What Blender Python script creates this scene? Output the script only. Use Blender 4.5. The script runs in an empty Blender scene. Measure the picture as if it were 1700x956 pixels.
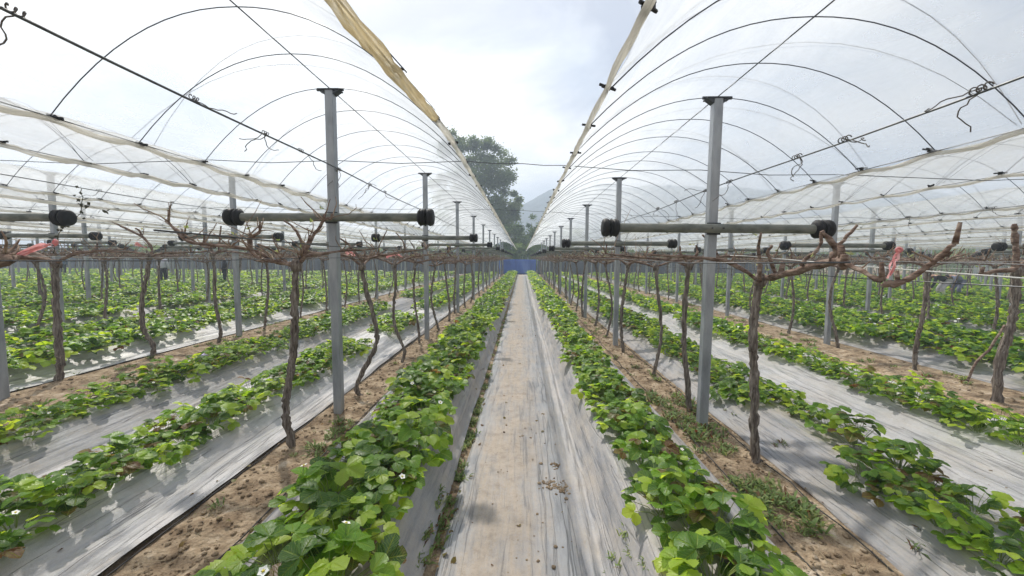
import bpy, math, random
import numpy as np
from mathutils import Vector, Matrix

# ------------------------------------------------------------------ camera, sky, sun, exposure
SC = bpy.context.scene
COL = SC.collection
F_PX, W_PX = 660.0, 1700.0
PITCH, YAW, ROLL = 0.0734, 0.0249, 0.0069
cam_d = bpy.data.cameras.new("camera"); cam = bpy.data.objects.new("camera", cam_d); COL.objects.link(cam)
SC.camera = cam
cam_d.sensor_fit = 'HORIZONTAL'; cam_d.sensor_width = 36.0; cam_d.lens = 36.0 * F_PX / W_PX
cam_d.clip_start = 0.02; cam_d.clip_end = 6000
f0 = Vector((-math.sin(YAW), math.cos(YAW), 0)); rt = Vector((math.cos(YAW), math.sin(YAW), 0))
fw = f0 * math.cos(PITCH) + Vector((0, 0, -math.sin(PITCH))); up = f0 * math.sin(PITCH) + Vector((0, 0, math.cos(PITCH)))
r2 = rt * math.cos(ROLL) + up * math.sin(ROLL); u2 = up * math.cos(ROLL) - rt * math.sin(ROLL)
cam.matrix_world = Matrix(((r2.x, u2.x, -fw.x, 0), (r2.y, u2.y, -fw.y, 0), (r2.z, u2.z, -fw.z, 1.6), (0, 0, 0, 1)))

SUN_EL, SUN_AZ = math.radians(50), math.radians(-25)      # azimuth from +Y towards +X
sdir = Vector((math.sin(SUN_AZ) * math.cos(SUN_EL), math.cos(SUN_AZ) * math.cos(SUN_EL), math.sin(SUN_EL)))
sun_d = bpy.data.lights.new("sun", 'SUN'); sun_d.energy = 4.9; sun_d.angle = math.radians(1.6); sun_d.color = (1, 0.94, 0.85)
sun = bpy.data.objects.new("sun", sun_d); COL.objects.link(sun)
sun.rotation_euler = sdir.to_track_quat('Z', 'Y').to_euler()

world = bpy.data.worlds.new("World"); SC.world = world; world.use_nodes = True
wt = world.node_tree; wt.nodes.clear()
def wn(t, **k):
    n = wt.nodes.new(t)
    for a, b in k.items(): setattr(n, a, b)
    return n
sky = wn('ShaderNodeTexSky', sky_type='NISHITA', sun_disc=False, sun_elevation=SUN_EL, sun_rotation=SUN_AZ)
sky.dust_density = 2.0; sky.air_density = 1.0; sky.ozone_density = 1.5
bg1 = wn('ShaderNodeBackground'); bg1.inputs[1].default_value = 0.085
wt.links.new(sky.outputs[0], bg1.inputs[0])
tc = wn('ShaderNodeTexCoord'); sep = wn('ShaderNodeSeparateXYZ'); wt.links.new(tc.outputs['Generated'], sep.inputs[0])
zc = wn('ShaderNodeMath', operation='MAXIMUM'); zc.inputs[1].default_value = 0.0; wt.links.new(sep.outputs[2], zc.inputs[0])
za = wn('ShaderNodeMath', operation='ADD'); za.inputs[1].default_value = 0.28; wt.links.new(zc.outputs[0], za.inputs[0])
dv = wn('ShaderNodeVectorMath', operation='DIVIDE'); cb = wn('ShaderNodeCombineXYZ')
for i in range(3): wt.links.new(za.outputs[0], cb.inputs[i])
wt.links.new(tc.outputs['Generated'], dv.inputs[0]); wt.links.new(cb.outputs[0], dv.inputs[1])
nz = wn('ShaderNodeTexNoise'); nz.inputs['Scale'].default_value = 1.5; nz.inputs['Detail'].default_value = 9; nz.inputs['Roughness'].default_value = 0.56; nz.inputs['Distortion'].default_value = 0.5
mp = wn('ShaderNodeMapping'); mp.inputs['Location'].default_value = (3.7, 1.2, 0.4)
wt.links.new(dv.outputs[0], mp.inputs[0]); wt.links.new(mp.outputs[0], nz.inputs[0])
rp = wn('ShaderNodeValToRGB'); rp.color_ramp.elements[0].position = 0.36; rp.color_ramp.elements[1].position = 0.56
rp.color_ramp.elements[0].color = (.30, .30, .30, 1)
wt.links.new(nz.outputs[0], rp.inputs[0])
nz2 = wn('ShaderNodeTexNoise'); nz2.inputs['Scale'].default_value = 1.35; nz2.inputs['Detail'].default_value = 6
mp2 = wn('ShaderNodeMapping'); mp2.inputs['Location'].default_value = (9.1, 4.0, 1.0)
wt.links.new(dv.outputs[0], mp2.inputs[0]); wt.links.new(mp2.outputs[0], nz2.inputs[0])
rp2 = wn('ShaderNodeValToRGB'); rp2.color_ramp.elements[0].position = 0.34; rp2.color_ramp.elements[0].color = (0.56, 0.62, 0.71, 1)
rp2.color_ramp.elements[1].position = 0.56; rp2.color_ramp.elements[1].color = (1.0, 0.99, 0.965, 1)
wt.links.new(nz2.outputs[0], rp2.inputs[0])
dot = wn('ShaderNodeVectorMath', operation='DOT_PRODUCT'); dot.inputs[1].default_value = (-.62, .60, .50); wt.links.new(tc.outputs['Generated'], dot.inputs[0])
glow = wn('ShaderNodeMapRange', interpolation_type='SMOOTHSTEP'); glow.inputs[1].default_value = -.1; glow.inputs[2].default_value = .95; glow.inputs[3].default_value = .60; glow.inputs[4].default_value = 1.42
wt.links.new(dot.outputs['Value'], glow.inputs[0])
bg2 = wn('ShaderNodeBackground'); wt.links.new(glow.outputs[0], bg2.inputs[1]); wt.links.new(rp2.outputs[0], bg2.inputs[0])
mx = wn('ShaderNodeMixShader'); wt.links.new(rp.outputs[0], mx.inputs[0]); wt.links.new(bg1.outputs[0], mx.inputs[1]); wt.links.new(bg2.outputs[0], mx.inputs[2])
wo = wn('ShaderNodeOutputWorld'); wt.links.new(mx.outputs[0], wo.inputs[0])

vs = SC.view_settings; SC.display_settings.display_device = 'sRGB'
vs.view_transform = 'Standard'; vs.look = 'None'; vs.exposure = 0.15; vs.gamma = 1; vs.use_curve_mapping = False
SC.render.engine = 'CYCLES'
cy = SC.cycles
cy.transparent_max_bounces = 40; cy.max_bounces = 7; cy.diffuse_bounces = 3; cy.glossy_bounces = 2; cy.transmission_bounces = 4
cy.volume_bounces = 1; cy.use_denoising = True; cy.sample_clamp_indirect = 6; cy.use_adaptive_sampling = True; cy.adaptive_threshold = 0.02

R = random.Random(7)
NP = np.random.default_rng(11)

# ------------------------------------------------------------------ numeric helpers
_tab = np.random.default_rng(5).random((256, 256))
def vnoise(x, y, seed=0):
    x = np.asarray(x, float) + seed * 17.13; y = np.asarray(y, float) + seed * 7.77
    xi = np.floor(x).astype(int); yi = np.floor(y).astype(int); fx = x - xi; fy = y - yi
    fx = fx * fx * (3 - 2 * fx); fy = fy * fy * (3 - 2 * fy)
    a = _tab[xi & 255, yi & 255]; b = _tab[(xi + 1) & 255, yi & 255]; c = _tab[xi & 255, (yi + 1) & 255]; d = _tab[(xi + 1) & 255, (yi + 1) & 255]
    return (a * (1 - fx) + b * fx) * (1 - fy) + (c * (1 - fx) + d * fx) * fy
def fbm(x, y, o=4, seed=0):
    s = 0; a = .5
    for i in range(o): s = s + a * vnoise(x * 2 ** i, y * 2 ** i, seed + i); a *= .5
    return s
def sstep(a, b, x):
    t = np.clip((x - a) / (b - a), 0, 1); return t * t * (3 - 2 * t)

class G:
    """a bag of faces that becomes one mesh"""
    def __init__(s): s.v = []; s.f = []; s.t = []; s.n = 0; s.m = []; s.uv = []
    def add(s, V, Fc, tint=0.5, mi=0):
        b = s.n; s.v.extend(tuple(p) for p in V); s.n += len(V)
        for f in Fc: s.f.append(tuple(b + i for i in f)); s.t.append(tint); s.m.append(mi)
    def tube(s, pts, rad, sides=6, jit=0.0, tint=0.5, mi=0, cap=True, rng=None):
        pts = [Vector(p) for p in pts]; n = len(pts)
        if not hasattr(rad, '__len__'): rad = [rad] * n
        rng = rng or R; V = []; a0 = None
        for i, p in enumerate(pts):
            d = (pts[min(i + 1, n - 1)] - pts[max(i - 1, 0)])
            if d.length < 1e-9: d = Vector((0, 0, 1))
            d.normalize()
            if a0 is None: a0 = d.orthogonal().normalized()
            a0 = (a0 - d * a0.dot(d))
            if a0.length < 1e-6: a0 = d.orthogonal()
            a0.normalize(); b0 = d.cross(a0)
            for k in range(sides):
                an = 2 * math.pi * k / sides; r = rad[i] * (1 + (rng.uniform(-jit, jit) if jit else 0))
                V.append(p + (a0 * math.cos(an) + b0 * math.sin(an)) * r)
        Fc = [(i * sides + k, i * sides + (k + 1) % sides, (i + 1) * sides + (k + 1) % sides, (i + 1) * sides + k) for i in range(n - 1) for k in range(sides)]
        if cap: Fc += [tuple(range(sides - 1, -1, -1)), tuple((n - 1) * sides + k for k in range(sides))]
        s.add(V, Fc, tint, mi)
    def box(s, c, h, rz=0.0, bev=0.0, tint=.5, mi=0):
        x, y, z = h; ca, sa = math.cos(rz), math.sin(rz)
        if bev <= 0:
            P = [(-x, -y, -z), (x, -y, -z), (x, y, -z), (-x, y, -z), (-x, -y, z), (x, -y, z), (x, y, z), (-x, y, z)]
            Fc = [(0, 3, 2, 1), (4, 5, 6, 7), (0, 1, 5, 4), (1, 2, 6, 5), (2, 3, 7, 6), (3, 0, 4, 7)]
        else:
            o = [(-x + bev, -y), (x - bev, -y), (x, -y + bev), (x, y - bev), (x - bev, y), (-x + bev, y), (-x, y - bev), (-x, -y + bev)]
            P = [(a, b, -z) for a, b in o] + [(a, b, z) for a, b in o]
            Fc = [tuple(range(7, -1, -1)), tuple(range(8, 16))] + [(i, (i + 1) % 8, 8 + (i + 1) % 8, 8 + i) for i in range(8)]
        s.add([(c[0] + ca * a - sa * b, c[1] + sa * a + ca * b, c[2] + d) for a, b, d in P], Fc, tint, mi)
    def lathe(s, c, prof, axis='X', sides=14, tint=.5, mi=0):
        V = []
        for a, r in prof:
            for k in range(sides):
                an = 2 * math.pi * k / sides; p, q = r * math.cos(an), r * math.sin(an)
                V.append((c[0] + a, c[1] + p, c[2] + q) if axis == 'X' else (c[0] + p, c[1] + q, c[2] + a))
        n = len(prof)
        Fc = [(i * sides + k, i * sides + (k + 1) % sides, (i + 1) * sides + (k + 1) % sides, (i + 1) * sides + k) for i in range(n - 1) for k in range(sides)]
        Fc += [tuple(range(sides - 1, -1, -1)), tuple((n - 1) * sides + k for k in range(sides))]
        s.add(V, Fc, tint, mi)
    def arrays(s):
        V = np.array(s.v, np.float32).reshape(-1, 3); L = np.array([i for f in s.f for i in f], np.int64); T = np.array([len(f) for f in s.f], np.int64)
        return V, L, T, np.array(s.t, np.float32), np.array(s.m, np.int32)
    def mesh(s, name, mats, smooth=True):
        me = mesh_arrays(name, *s.arrays(), mats, smooth)
        if s.uv and len(s.uv) == s.n:
            a = me.attributes.new('lv', 'FLOAT_VECTOR', 'POINT'); a.data.foreach_set('vector', np.array(s.uv, np.float32).ravel())
        return me

def mesh_arrays(name, V, L, T, tint, mi, mats, smooth=True):
    me = bpy.data.meshes.new(name)
    me.vertices.add(len(V)); me.vertices.foreach_set('co', np.asarray(V, np.float32).ravel())
    me.loops.add(len(L)); me.loops.foreach_set('vertex_index', np.asarray(L, np.int32))
    me.polygons.add(len(T)); st = np.concatenate([[0], np.cumsum(T)[:-1]]).astype(np.int32)
    me.polygons.foreach_set('loop_start', st); me.polygons.foreach_set('loop_total', np.asarray(T, np.int32))
    me.polygons.foreach_set('use_smooth', np.full(len(T), smooth)); 
    if mi is not None and len(mats) > 1: me.polygons.foreach_set('material_index', np.asarray(mi, np.int32))
    me.update(calc_edges=True)
    if tint is not None:
        a = me.attributes.new('tint', 'FLOAT', 'FACE'); a.data.foreach_set('value', np.asarray(tint, np.float32))
    for m in mats: me.materials.append(m)
    return me
def merge(name, protos, inst, mats):
    """inst: list of (proto index, 4x4 numpy, tint shift); protos: arrays() tuples -> one mesh"""
    Vs, Ls, Ts, ti, mi = [], [], [], [], []; base = 0
    for k, M, dt in inst:
        V, L, T, t, m = protos[k]
        Vs.append(V @ M[:3, :3].T + M[:3, 3]); Ls.append(L + base); Ts.append(T); ti.append(t + dt); mi.append(m); base += len(V)
    return mesh_arrays(name, np.concatenate(Vs), np.concatenate(Ls), np.concatenate(Ts), np.concatenate(ti), np.concatenate(mi), mats)
def mat4(x, y, z, rz=0, sc=1.0, sx=None):
    c, s = math.cos(rz), math.sin(rz); M = np.eye(4)
    M[:3, :3] = np.array([[c, -s, 0], [s, c, 0], [0, 0, 1]]) @ np.diag([sc if sx is None else sx, sc, sc]); M[:3, 3] = (x, y, z); return M
def grid_mesh(name, X, Y, Z, mats, smooth=True):
    ny, nx = X.shape
    V = np.stack([X, Y, Z], -1).reshape(-1, 3)
    i, j = np.meshgrid(np.arange(ny - 1), np.arange(nx - 1), indexing='ij'); a = (i * nx + j).ravel()
    L = np.stack([a, a + 1, a + nx + 1, a + nx], 1).ravel()
    return mesh_arrays(name, V, L, np.full(len(a), 4), None, None, mats, smooth)

def obj(name, data, parent=None, loc=None):
    o = bpy.data.objects.new(name, data); COL.objects.link(o)
    if parent: o.parent = parent
    if loc is not None: o.location = loc
    return o
def tag(o, label=None, cat=None, group=None, kind=None):
    if label: o['label'] = label
    if cat: o['category'] = cat
    if group: o['group'] = group
    if kind: o['kind'] = kind
    return o
def copy_tree(o, parent=None):
    c = o.copy(); COL.objects.link(c); c.parent = parent
    for k in KIDS.get(o.name, []):
        copy_tree(k, c)
    return c
KIDS = {}
def part(name, data, parent, loc=None):
    o = obj(name, data, parent, loc); KIDS.setdefault(parent.name, []).append(o); return o

# ------------------------------------------------------------------ materials
def nmat(name):
    m = bpy.data.materials.new(name); m.use_nodes = True; nt = m.node_tree; nt.nodes.clear()
    out = nt.nodes.new('ShaderNodeOutputMaterial'); return m, nt, out
def nn(nt, t, ins=None, **k):
    n = nt.nodes.new(t)
    for a, b in k.items(): setattr(n, a, b)
    for a, b in (ins or {}).items():
        if isinstance(b, bpy.types.NodeSocket): nt.links.new(b, n.inputs[a])
        else: n.inputs[a].default_value = b
    return n
def c4(c): return (c[0], c[1], c[2], 1)
def ramp(nt, fac, stops):
    n = nt.nodes.new('ShaderNodeValToRGB'); nt.links.new(fac, n.inputs[0]); e = n.color_ramp.elements
    e[0].position, e[0].color = stops[0][0], c4(stops[0][1]); e[1].position, e[1].color = stops[-1][0], c4(stops[-1][1])
    for p, c in stops[1:-1]:
        x = e.new(p); x.color = c4(c)
    return n.outputs[0]
def noise_mat(name, cols, scale=(1, 1, 1), ns=8.0, detail=6, rough=0.8, bump=0.3, bdist=0.01, bscale=None, metal=0, spec=0.3, lo=.3, hi=.7, rrough=0.6):
    m, nt, out = nmat(name)
    tc = nn(nt, 'ShaderNodeTexCoord'); mp = nn(nt, 'ShaderNodeMapping', {'Vector': tc.outputs['Object'], 'Scale': scale})
    n = nn(nt, 'ShaderNodeTexNoise', {'Vector': mp.outputs[0], 'Scale': ns, 'Detail': detail, 'Roughness': rrough})
    st = [(lo + (hi - lo) * i / (len(cols) - 1), c) for i, c in enumerate(cols)]
    col = ramp(nt, n.outputs[0], st)
    b = nn(nt, 'ShaderNodeTexNoise', {'Vector': mp.outputs[0], 'Scale': bscale or ns * 3, 'Detail': 5})
    bp = nn(nt, 'ShaderNodeBump', {'Height': b.outputs[0], 'Strength': bump, 'Distance': bdist})
    p = nn(nt, 'ShaderNodeBsdfPrincipled', {'Base Color': col, 'Roughness': rough, 'Metallic': metal, 'Normal': bp.outputs[0], 'Specular IOR Level': spec})
    nt.links.new(p.outputs[0], out.inputs[0]); return m

def film_mulch(name, grey, dust, dlo, dhi, rough=0.42, margin=None):
    m, nt, out = nmat(name)
    tc = nn(nt, 'ShaderNodeTexCoord'); O = tc.outputs['Object']
    wp = nn(nt, 'ShaderNodeTexNoise', {'Vector': O, 'Scale': .9, 'Detail': 3}); wv = nn(nt, 'ShaderNodeVectorMath', {0: wp.outputs['Color'], 1: (.07, 0, 0)}, operation='MULTIPLY')
    wo_ = nn(nt, 'ShaderNodeVectorMath', {0: O, 1: wv.outputs[0]}, operation='ADD')
    def stretch(y): return nn(nt, 'ShaderNodeMapping', {'Vector': wo_.outputs[0], 'Scale': (1, y, .6)}).outputs[0]
    n1 = nn(nt, 'ShaderNodeTexNoise', {'Vector': O, 'Scale': 2.1, 'Detail': 8, 'Roughness': .68})
    n2 = nn(nt, 'ShaderNodeTexNoise', {'Vector': stretch(.10), 'Scale': 24.0, 'Detail': 6, 'Roughness': .62})
    n3 = nn(nt, 'ShaderNodeTexNoise', {'Vector': O, 'Scale': 60.0, 'Detail': 5, 'Roughness': .7})
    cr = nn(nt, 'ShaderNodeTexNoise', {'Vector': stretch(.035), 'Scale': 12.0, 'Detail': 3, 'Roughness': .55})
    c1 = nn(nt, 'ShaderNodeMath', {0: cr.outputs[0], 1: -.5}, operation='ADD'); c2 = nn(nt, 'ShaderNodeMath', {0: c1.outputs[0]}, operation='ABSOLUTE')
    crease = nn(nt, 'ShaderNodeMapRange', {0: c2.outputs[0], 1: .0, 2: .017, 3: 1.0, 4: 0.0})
    a1 = nn(nt, 'ShaderNodeMath', {0: n1.outputs[0], 1: n2.outputs[0]}, operation='ADD')
    a2 = nn(nt, 'ShaderNodeMath', {0: n3.outputs[0], 1: 0.6, 2: -.08}, operation='MULTIPLY_ADD')
    a3 = nn(nt, 'ShaderNodeMath', {0: a1.outputs[0], 1: a2.outputs[0]}, operation='ADD')
    a4 = nn(nt, 'ShaderNodeMath', {0: a3.outputs[0], 1: 0.42}, operation='MULTIPLY'); src = a4.outputs[0]
    if margin:
        sx = nn(nt, 'ShaderNodeSeparateXYZ', {0: O}); e0, e1 = margin
        l = nn(nt, 'ShaderNodeMapRange', {0: sx.outputs[0], 1: e0, 2: e0 + .20, 3: -.20, 4: 0.02}); r_ = nn(nt, 'ShaderNodeMapRange', {0: sx.outputs[0], 1: e1 - .34, 2: e1, 3: 0.0, 4: -.20})
        q = nn(nt, 'ShaderNodeMath', {0: l.outputs[0], 1: r_.outputs[0]}, operation='ADD'); src = nn(nt, 'ShaderNodeMath', {0: src, 1: q.outputs[0]}, operation='ADD').outputs[0]
    fac = ramp(nt, src, [(dlo, (0, 0, 0)), (dhi, (1, 1, 1))])
    g = ramp(nt, n2.outputs[0], [(.3, tuple(c * .6 for c in grey)), (.5, grey), (.7, tuple(min(c * 1.25, .8) for c in grey))])
    n4 = nn(nt, 'ShaderNodeTexNoise', {'Vector': O, 'Scale': 11.0, 'Detail': 8, 'Roughness': .75})
    dc = ramp(nt, n4.outputs[0], [(.3, tuple(c * .66 for c in dust)), (.5, dust), (.75, (dust[0] * 1.2, dust[1] * 1.2, dust[2] * 1.22))])
    mixc = nn(nt, 'ShaderNodeMix', {'Factor': fac}, data_type='RGBA'); nt.links.new(g, mixc.inputs[6]); nt.links.new(dc, mixc.inputs[7])
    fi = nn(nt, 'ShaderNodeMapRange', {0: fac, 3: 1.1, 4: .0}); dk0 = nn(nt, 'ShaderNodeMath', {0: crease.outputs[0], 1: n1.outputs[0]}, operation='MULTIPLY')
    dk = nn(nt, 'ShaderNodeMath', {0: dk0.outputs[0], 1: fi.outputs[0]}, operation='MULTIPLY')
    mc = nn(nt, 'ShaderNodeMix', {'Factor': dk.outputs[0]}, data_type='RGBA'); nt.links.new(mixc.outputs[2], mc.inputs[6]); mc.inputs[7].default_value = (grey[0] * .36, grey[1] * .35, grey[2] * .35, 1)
    rr = nn(nt, 'ShaderNodeMapRange', {0: fac, 3: rough, 4: .88})
    h1 = nn(nt, 'ShaderNodeMath', {0: dk.outputs[0], 1: -1.0}, operation='MULTIPLY_ADD'); nt.links.new(n2.outputs[0], h1.inputs[2])
    bp = nn(nt, 'ShaderNodeBump', {'Height': h1.outputs[0], 'Strength': .8, 'Distance': .011})
    bp2 = nn(nt, 'ShaderNodeBump', {'Height': n3.outputs[0], 'Strength': .5, 'Distance': .005, 'Normal': bp.outputs[0]})
    p = nn(nt, 'ShaderNodeBsdfPrincipled', {'Base Color': mc.outputs[2], 'Roughness': rr.outputs[0], 'Normal': bp2.outputs[0], 'Specular IOR Level': .45})
    nt.links.new(p.outputs[0], out.inputs[0]); return m

def leaf_mat(name, dark, mid, light, trans=.45, rough=.42):
    m, nt, out = nmat(name)
    at = nn(nt, 'ShaderNodeAttribute', attribute_name='tint'); oi = nn(nt, 'ShaderNodeObjectInfo')
    r = nn(nt, 'ShaderNodeMath', {0: oi.outputs['Random'], 1: .2}, operation='MULTIPLY_ADD'); 
    nt.links.new(at.outputs['Fac'], r.inputs[2])
    tc = nn(nt, 'ShaderNodeTexCoord'); n = nn(nt, 'ShaderNodeTexNoise', {'Vector': tc.outputs['Object'], 'Scale': 30.0, 'Detail': 3})
    q = nn(nt, 'ShaderNodeMath', {0: n.outputs[0], 1: .16, 2: -.20}, operation='MULTIPLY_ADD')
    s = nn(nt, 'ShaderNodeMath', {0: r.outputs[0], 1: q.outputs[0]}, operation='ADD')
    col = ramp(nt, s.outputs[0], [(0.0, (.12, .055, .022)), (.07, (.16, .12, .03)), (.14, dark), (.5, mid), (1, light)])
    lv = nn(nt, 'ShaderNodeAttribute', attribute_name='lv'); sp = nn(nt, 'ShaderNodeSeparateXYZ', {0: lv.outputs['Vector']})
    w1 = nn(nt, 'ShaderNodeMath', {0: sp.outputs[0], 1: -.34}, operation='MULTIPLY_ADD'); nt.links.new(sp.outputs[1], w1.inputs[2])
    w2 = nn(nt, 'ShaderNodeMath', {0: w1.outputs[0], 1: 44.0}, operation='MULTIPLY'); w3 = nn(nt, 'ShaderNodeMath', {0: w2.outputs[0]}, operation='SINE')
    w4 = nn(nt, 'ShaderNodeMapRange', {0: w3.outputs[0], 1: .72, 2: 1.0, 3: 0.0, 4: .6}); w5 = nn(nt, 'ShaderNodeMapRange', {0: sp.outputs[0], 1: .10, 2: 0.0, 3: 0.0, 4: 1.0})
    w6 = nn(nt, 'ShaderNodeMath', {0: w4.outputs[0], 1: w5.outputs[0]}, operation='MAXIMUM'); w7 = nn(nt, 'ShaderNodeMath', {0: w6.outputs[0], 1: sp.outputs[2]}, operation='MULTIPLY')
    w8 = nn(nt, 'ShaderNodeMath', {0: w7.outputs[0], 1: .42}, operation='MULTIPLY')
    vm = nn(nt, 'ShaderNodeMix', {'Factor': w8.outputs[0]}, data_type='RGBA'); nt.links.new(col, vm.inputs[6]); vm.inputs[7].default_value = (light[0] * 1.15, light[1] * 1.1, light[2] * 1.6, 1); col = vm.outputs[2]
    hh = nn(nt, 'ShaderNodeMath', {0: w7.outputs[0], 1: -.8}, operation='MULTIPLY_ADD'); nt.links.new(n.outputs[0], hh.inputs[2])
    bp = nn(nt, 'ShaderNodeBump', {'Height': hh.outputs[0], 'Strength': .6, 'Distance': .006})
    p = nn(nt, 'ShaderNodeBsdfPrincipled', {'Base Color': col, 'Roughness': rough, 'Normal': bp.outputs[0], 'Specular IOR Level': .5})
    hs = nn(nt, 'ShaderNodeHueSaturation', {'Hue': .475, 'Saturation': 1.05, 'Value': 2.1, 'Color': col})
    t = nn(nt, 'ShaderNodeBsdfTranslucent', {'Color': hs.outputs[0]})
    mx = nn(nt, 'ShaderNodeMixShader', {0: trans, 1: p.outputs[0], 2: t.outputs[0]})
    nt.links.new(mx.outputs[0], out.inputs[0]); return m

def sheet_mat(name, col, tcol, base, graze, k=3.0, wr=.35, scale=(1, .25, 1), ns=3.0, bd=.05):
    """clear aged polythene: mostly see-through, milkier where seen edge-on"""
    m, nt, out = nmat(name)
    lw = nn(nt, 'ShaderNodeLayerWeight', {'Blend': .5})
    pw = nn(nt, 'ShaderNodeMath', {0: lw.outputs['Facing'], 1: k}, operation='POWER')
    tc = nn(nt, 'ShaderNodeTexCoord'); mp = nn(nt, 'ShaderNodeMapping', {'Vector': tc.outputs['Object'], 'Scale': scale})
    n = nn(nt, 'ShaderNodeTexNoise', {'Vector': mp.outputs[0], 'Scale': ns, 'Detail': 7, 'Roughness': .6, 'Distortion': .8})
    nr = nn(nt, 'ShaderNodeMapRange', {0: n.outputs[0], 1: .3, 2: .75, 3: base * .45, 4: base * 1.9})
    fa = nn(nt, 'ShaderNodeMath', {0: pw.outputs[0], 1: graze, 2: 0.0}, operation='MULTIPLY_ADD'); nt.links.new(nr.outputs[0], fa.inputs[2])
    cl = nn(nt, 'ShaderNodeMath', {0: fa.outputs[0], 1: .97}, operation='MINIMUM')
    bp = nn(nt, 'ShaderNodeBump', {'Height': n.outputs[0], 'Strength': wr, 'Distance': bd})
    tr = nn(nt, 'ShaderNodeBsdfTransparent', {'Color': (.985, .985, .98, 1)})
    tl = nn(nt, 'ShaderNodeBsdfTranslucent', {'Color': c4(tcol), 'Normal': bp.outputs[0]})
    df = nn(nt, 'ShaderNodeBsdfPrincipled', {'Base Color': c4(col), 'Roughness': .55, 'Normal': bp.outputs[0]})
    m1 = nn(nt, 'ShaderNodeMixShader', {0: .3, 1: tl.outputs[0], 2: df.outputs[0]})
    m2 = nn(nt, 'ShaderNodeMixShader', {0: cl.outputs[0], 1: tr.outputs[0], 2: m1.outputs[0]})
    nt.links.new(m2.outputs[0], out.inputs[0]); return m

M = {}
M['soil'] = noise_mat('soil', [(.10, .07, .045), (.22, .16, .105), (.37, .285, .195), (.56, .48, .385)], ns=5, detail=9, rough=.95, bump=1, bdist=.03, bscale=26, spec=.1, rrough=.7)
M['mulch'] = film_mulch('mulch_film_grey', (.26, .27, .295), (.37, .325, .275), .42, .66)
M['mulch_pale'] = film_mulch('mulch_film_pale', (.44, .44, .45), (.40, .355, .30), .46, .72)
M['path'] = film_mulch('path_dust', (.34, .345, .36), (.415, .352, .29), .35, .56, .6, (-.43, .31))
M['leaf'] = leaf_mat('strawberry_leaf', (.028, .085, .014), (.125, .27, .022), (.38, .49, .055), .50)
M['weed'] = leaf_mat('weed_leaf', (.07, .13, .03), (.15, .23, .06), (.32, .33, .14), .35, .6)
M['stem'] = noise_mat('stem_green', [(.12, .20, .04), (.24, .28, .08)], ns=20, rough=.5, bump=.1)
M['dry'] = noise_mat('dry_leaf', [(.03, .035, .02), (.10, .09, .05)], ns=20, rough=.8)
M['straw'] = noise_mat('straw', [(.22, .16, .10), (.50, .42, .28)], ns=9, rough=.8, bump=.1)
M['petal'] = noise_mat('petal_white', [(.75, .75, .70), (.85, .85, .82)], ns=40, rough=.6, bump=.1)
M['flower_eye'] = noise_mat('flower_centre', [(.6, .45, .05), (.7, .6, .1)], ns=60, rough=.7)
M['bark'] = noise_mat('vine_bark', [(.045, .036, .03), (.13, .105, .088), (.24, .205, .175), (.38, .34, .30)], scale=(1, 1, .12), ns=60, detail=8, rough=.92, bump=1, bdist=.02, bscale=70, spec=.15)
M['arm'] = noise_mat('vine_arm_bark', [(.05, .036, .03), (.15, .10, .078), (.26, .19, .15), (.40, .33, .28)], scale=(.35, .35, 1), ns=40, detail=8, rough=.9, bump=1, bdist=.015, bscale=60, spec=.15)
M['cane'] = noise_mat('vine_cane', [(.12, .075, .055), (.26, .18, .13), (.42, .33, .25)], ns=16, rough=.75, bump=.5, bdist=.004, spec=.25)
M['cane_pale'] = noise_mat('vine_cane_pale', [(.20, .16, .12), (.40, .34, .26)], ns=20, rough=.85, bump=.5, bdist=.004, spec=.2)
M['steel'] = noise_mat('galvanised_steel', [(.20, .215, .235), (.31, .33, .355), (.42, .44, .46)], scale=(1, 1, .25), ns=9, detail=8, rough=.45, bump=.2, bdist=.003, metal=.25, spec=.5)
M['bracket'] = noise_mat('dark_bracket', [(.035, .038, .045), (.08, .085, .095)], ns=20, rough=.5, bump=.2, metal=.5)
M['pipe'] = noise_mat('weathered_pipe', [(.09, .10, .085), (.17, .18, .16), (.26, .26, .225)], scale=(.5, 1, 1), ns=12, detail=8, rough=.75, bump=.3, bdist=.003, spec=.3)
M['rubber'] = noise_mat('black_rubber', [(.008, .008, .009), (.022, .022, .023)], ns=20, rough=.55, bump=.3, bdist=.003)
M['hoop'] = noise_mat('hoop_rod', [(.05, .055, .07), (.12, .125, .15)], ns=10, rough=.45, bump=.1, metal=.4)
M['rope'] = noise_mat('film_rope', [(.30, .31, .33), (.45, .46, .48)], ns=30, rough=.7, bump=.1)
M['wire'] = noise_mat('wire', [(.06, .065, .07), (.14, .145, .15)], ns=20, rough=.4, metal=.6, bump=.05)
M['string'] = noise_mat('pale_string', [(.55, .55, .52), (.75, .75, .72)], ns=60, rough=.6, bump=.1)
M['tie'] = noise_mat('tie_wire', [(.07, .06, .055), (.2, .19, .18)], ns=30, rough=.6, bump=.1)
M['clip'] = noise_mat('film_clip', [(.006, .006, .007), (.02, .02, .022)], ns=20, rough=.5, bump=.1)
M['hose'] = noise_mat('black_hose', [(.012, .012, .013), (.05, .048, .045)], ns=20, rough=.6, bump=.1)
M['ribbon'] = leaf_mat('pink_ribbon', (.75, .30, .31), (.82, .42, .42), (.88, .58, .55), .35, .5)
M['ribbon'].node_tree.nodes['Color Ramp'].color_ramp.elements[0].color = (.72, .28, .30, 1)
M['ribbon'].node_tree.nodes['Color Ramp'].color_ramp.elements[1].color = (.74, .30, .32, 1)
for n_ in M['ribbon'].node_tree.nodes:
    if n_.bl_idname == 'ShaderNodeHueSaturation': n_.inputs['Hue'].default_value = .5; n_.inputs['Value'].default_value = 1.1
M['film'] = sheet_mat('clear_film', (.62, .65, .68), (.86, .89, .92), .20, .66, 2.4)
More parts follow.
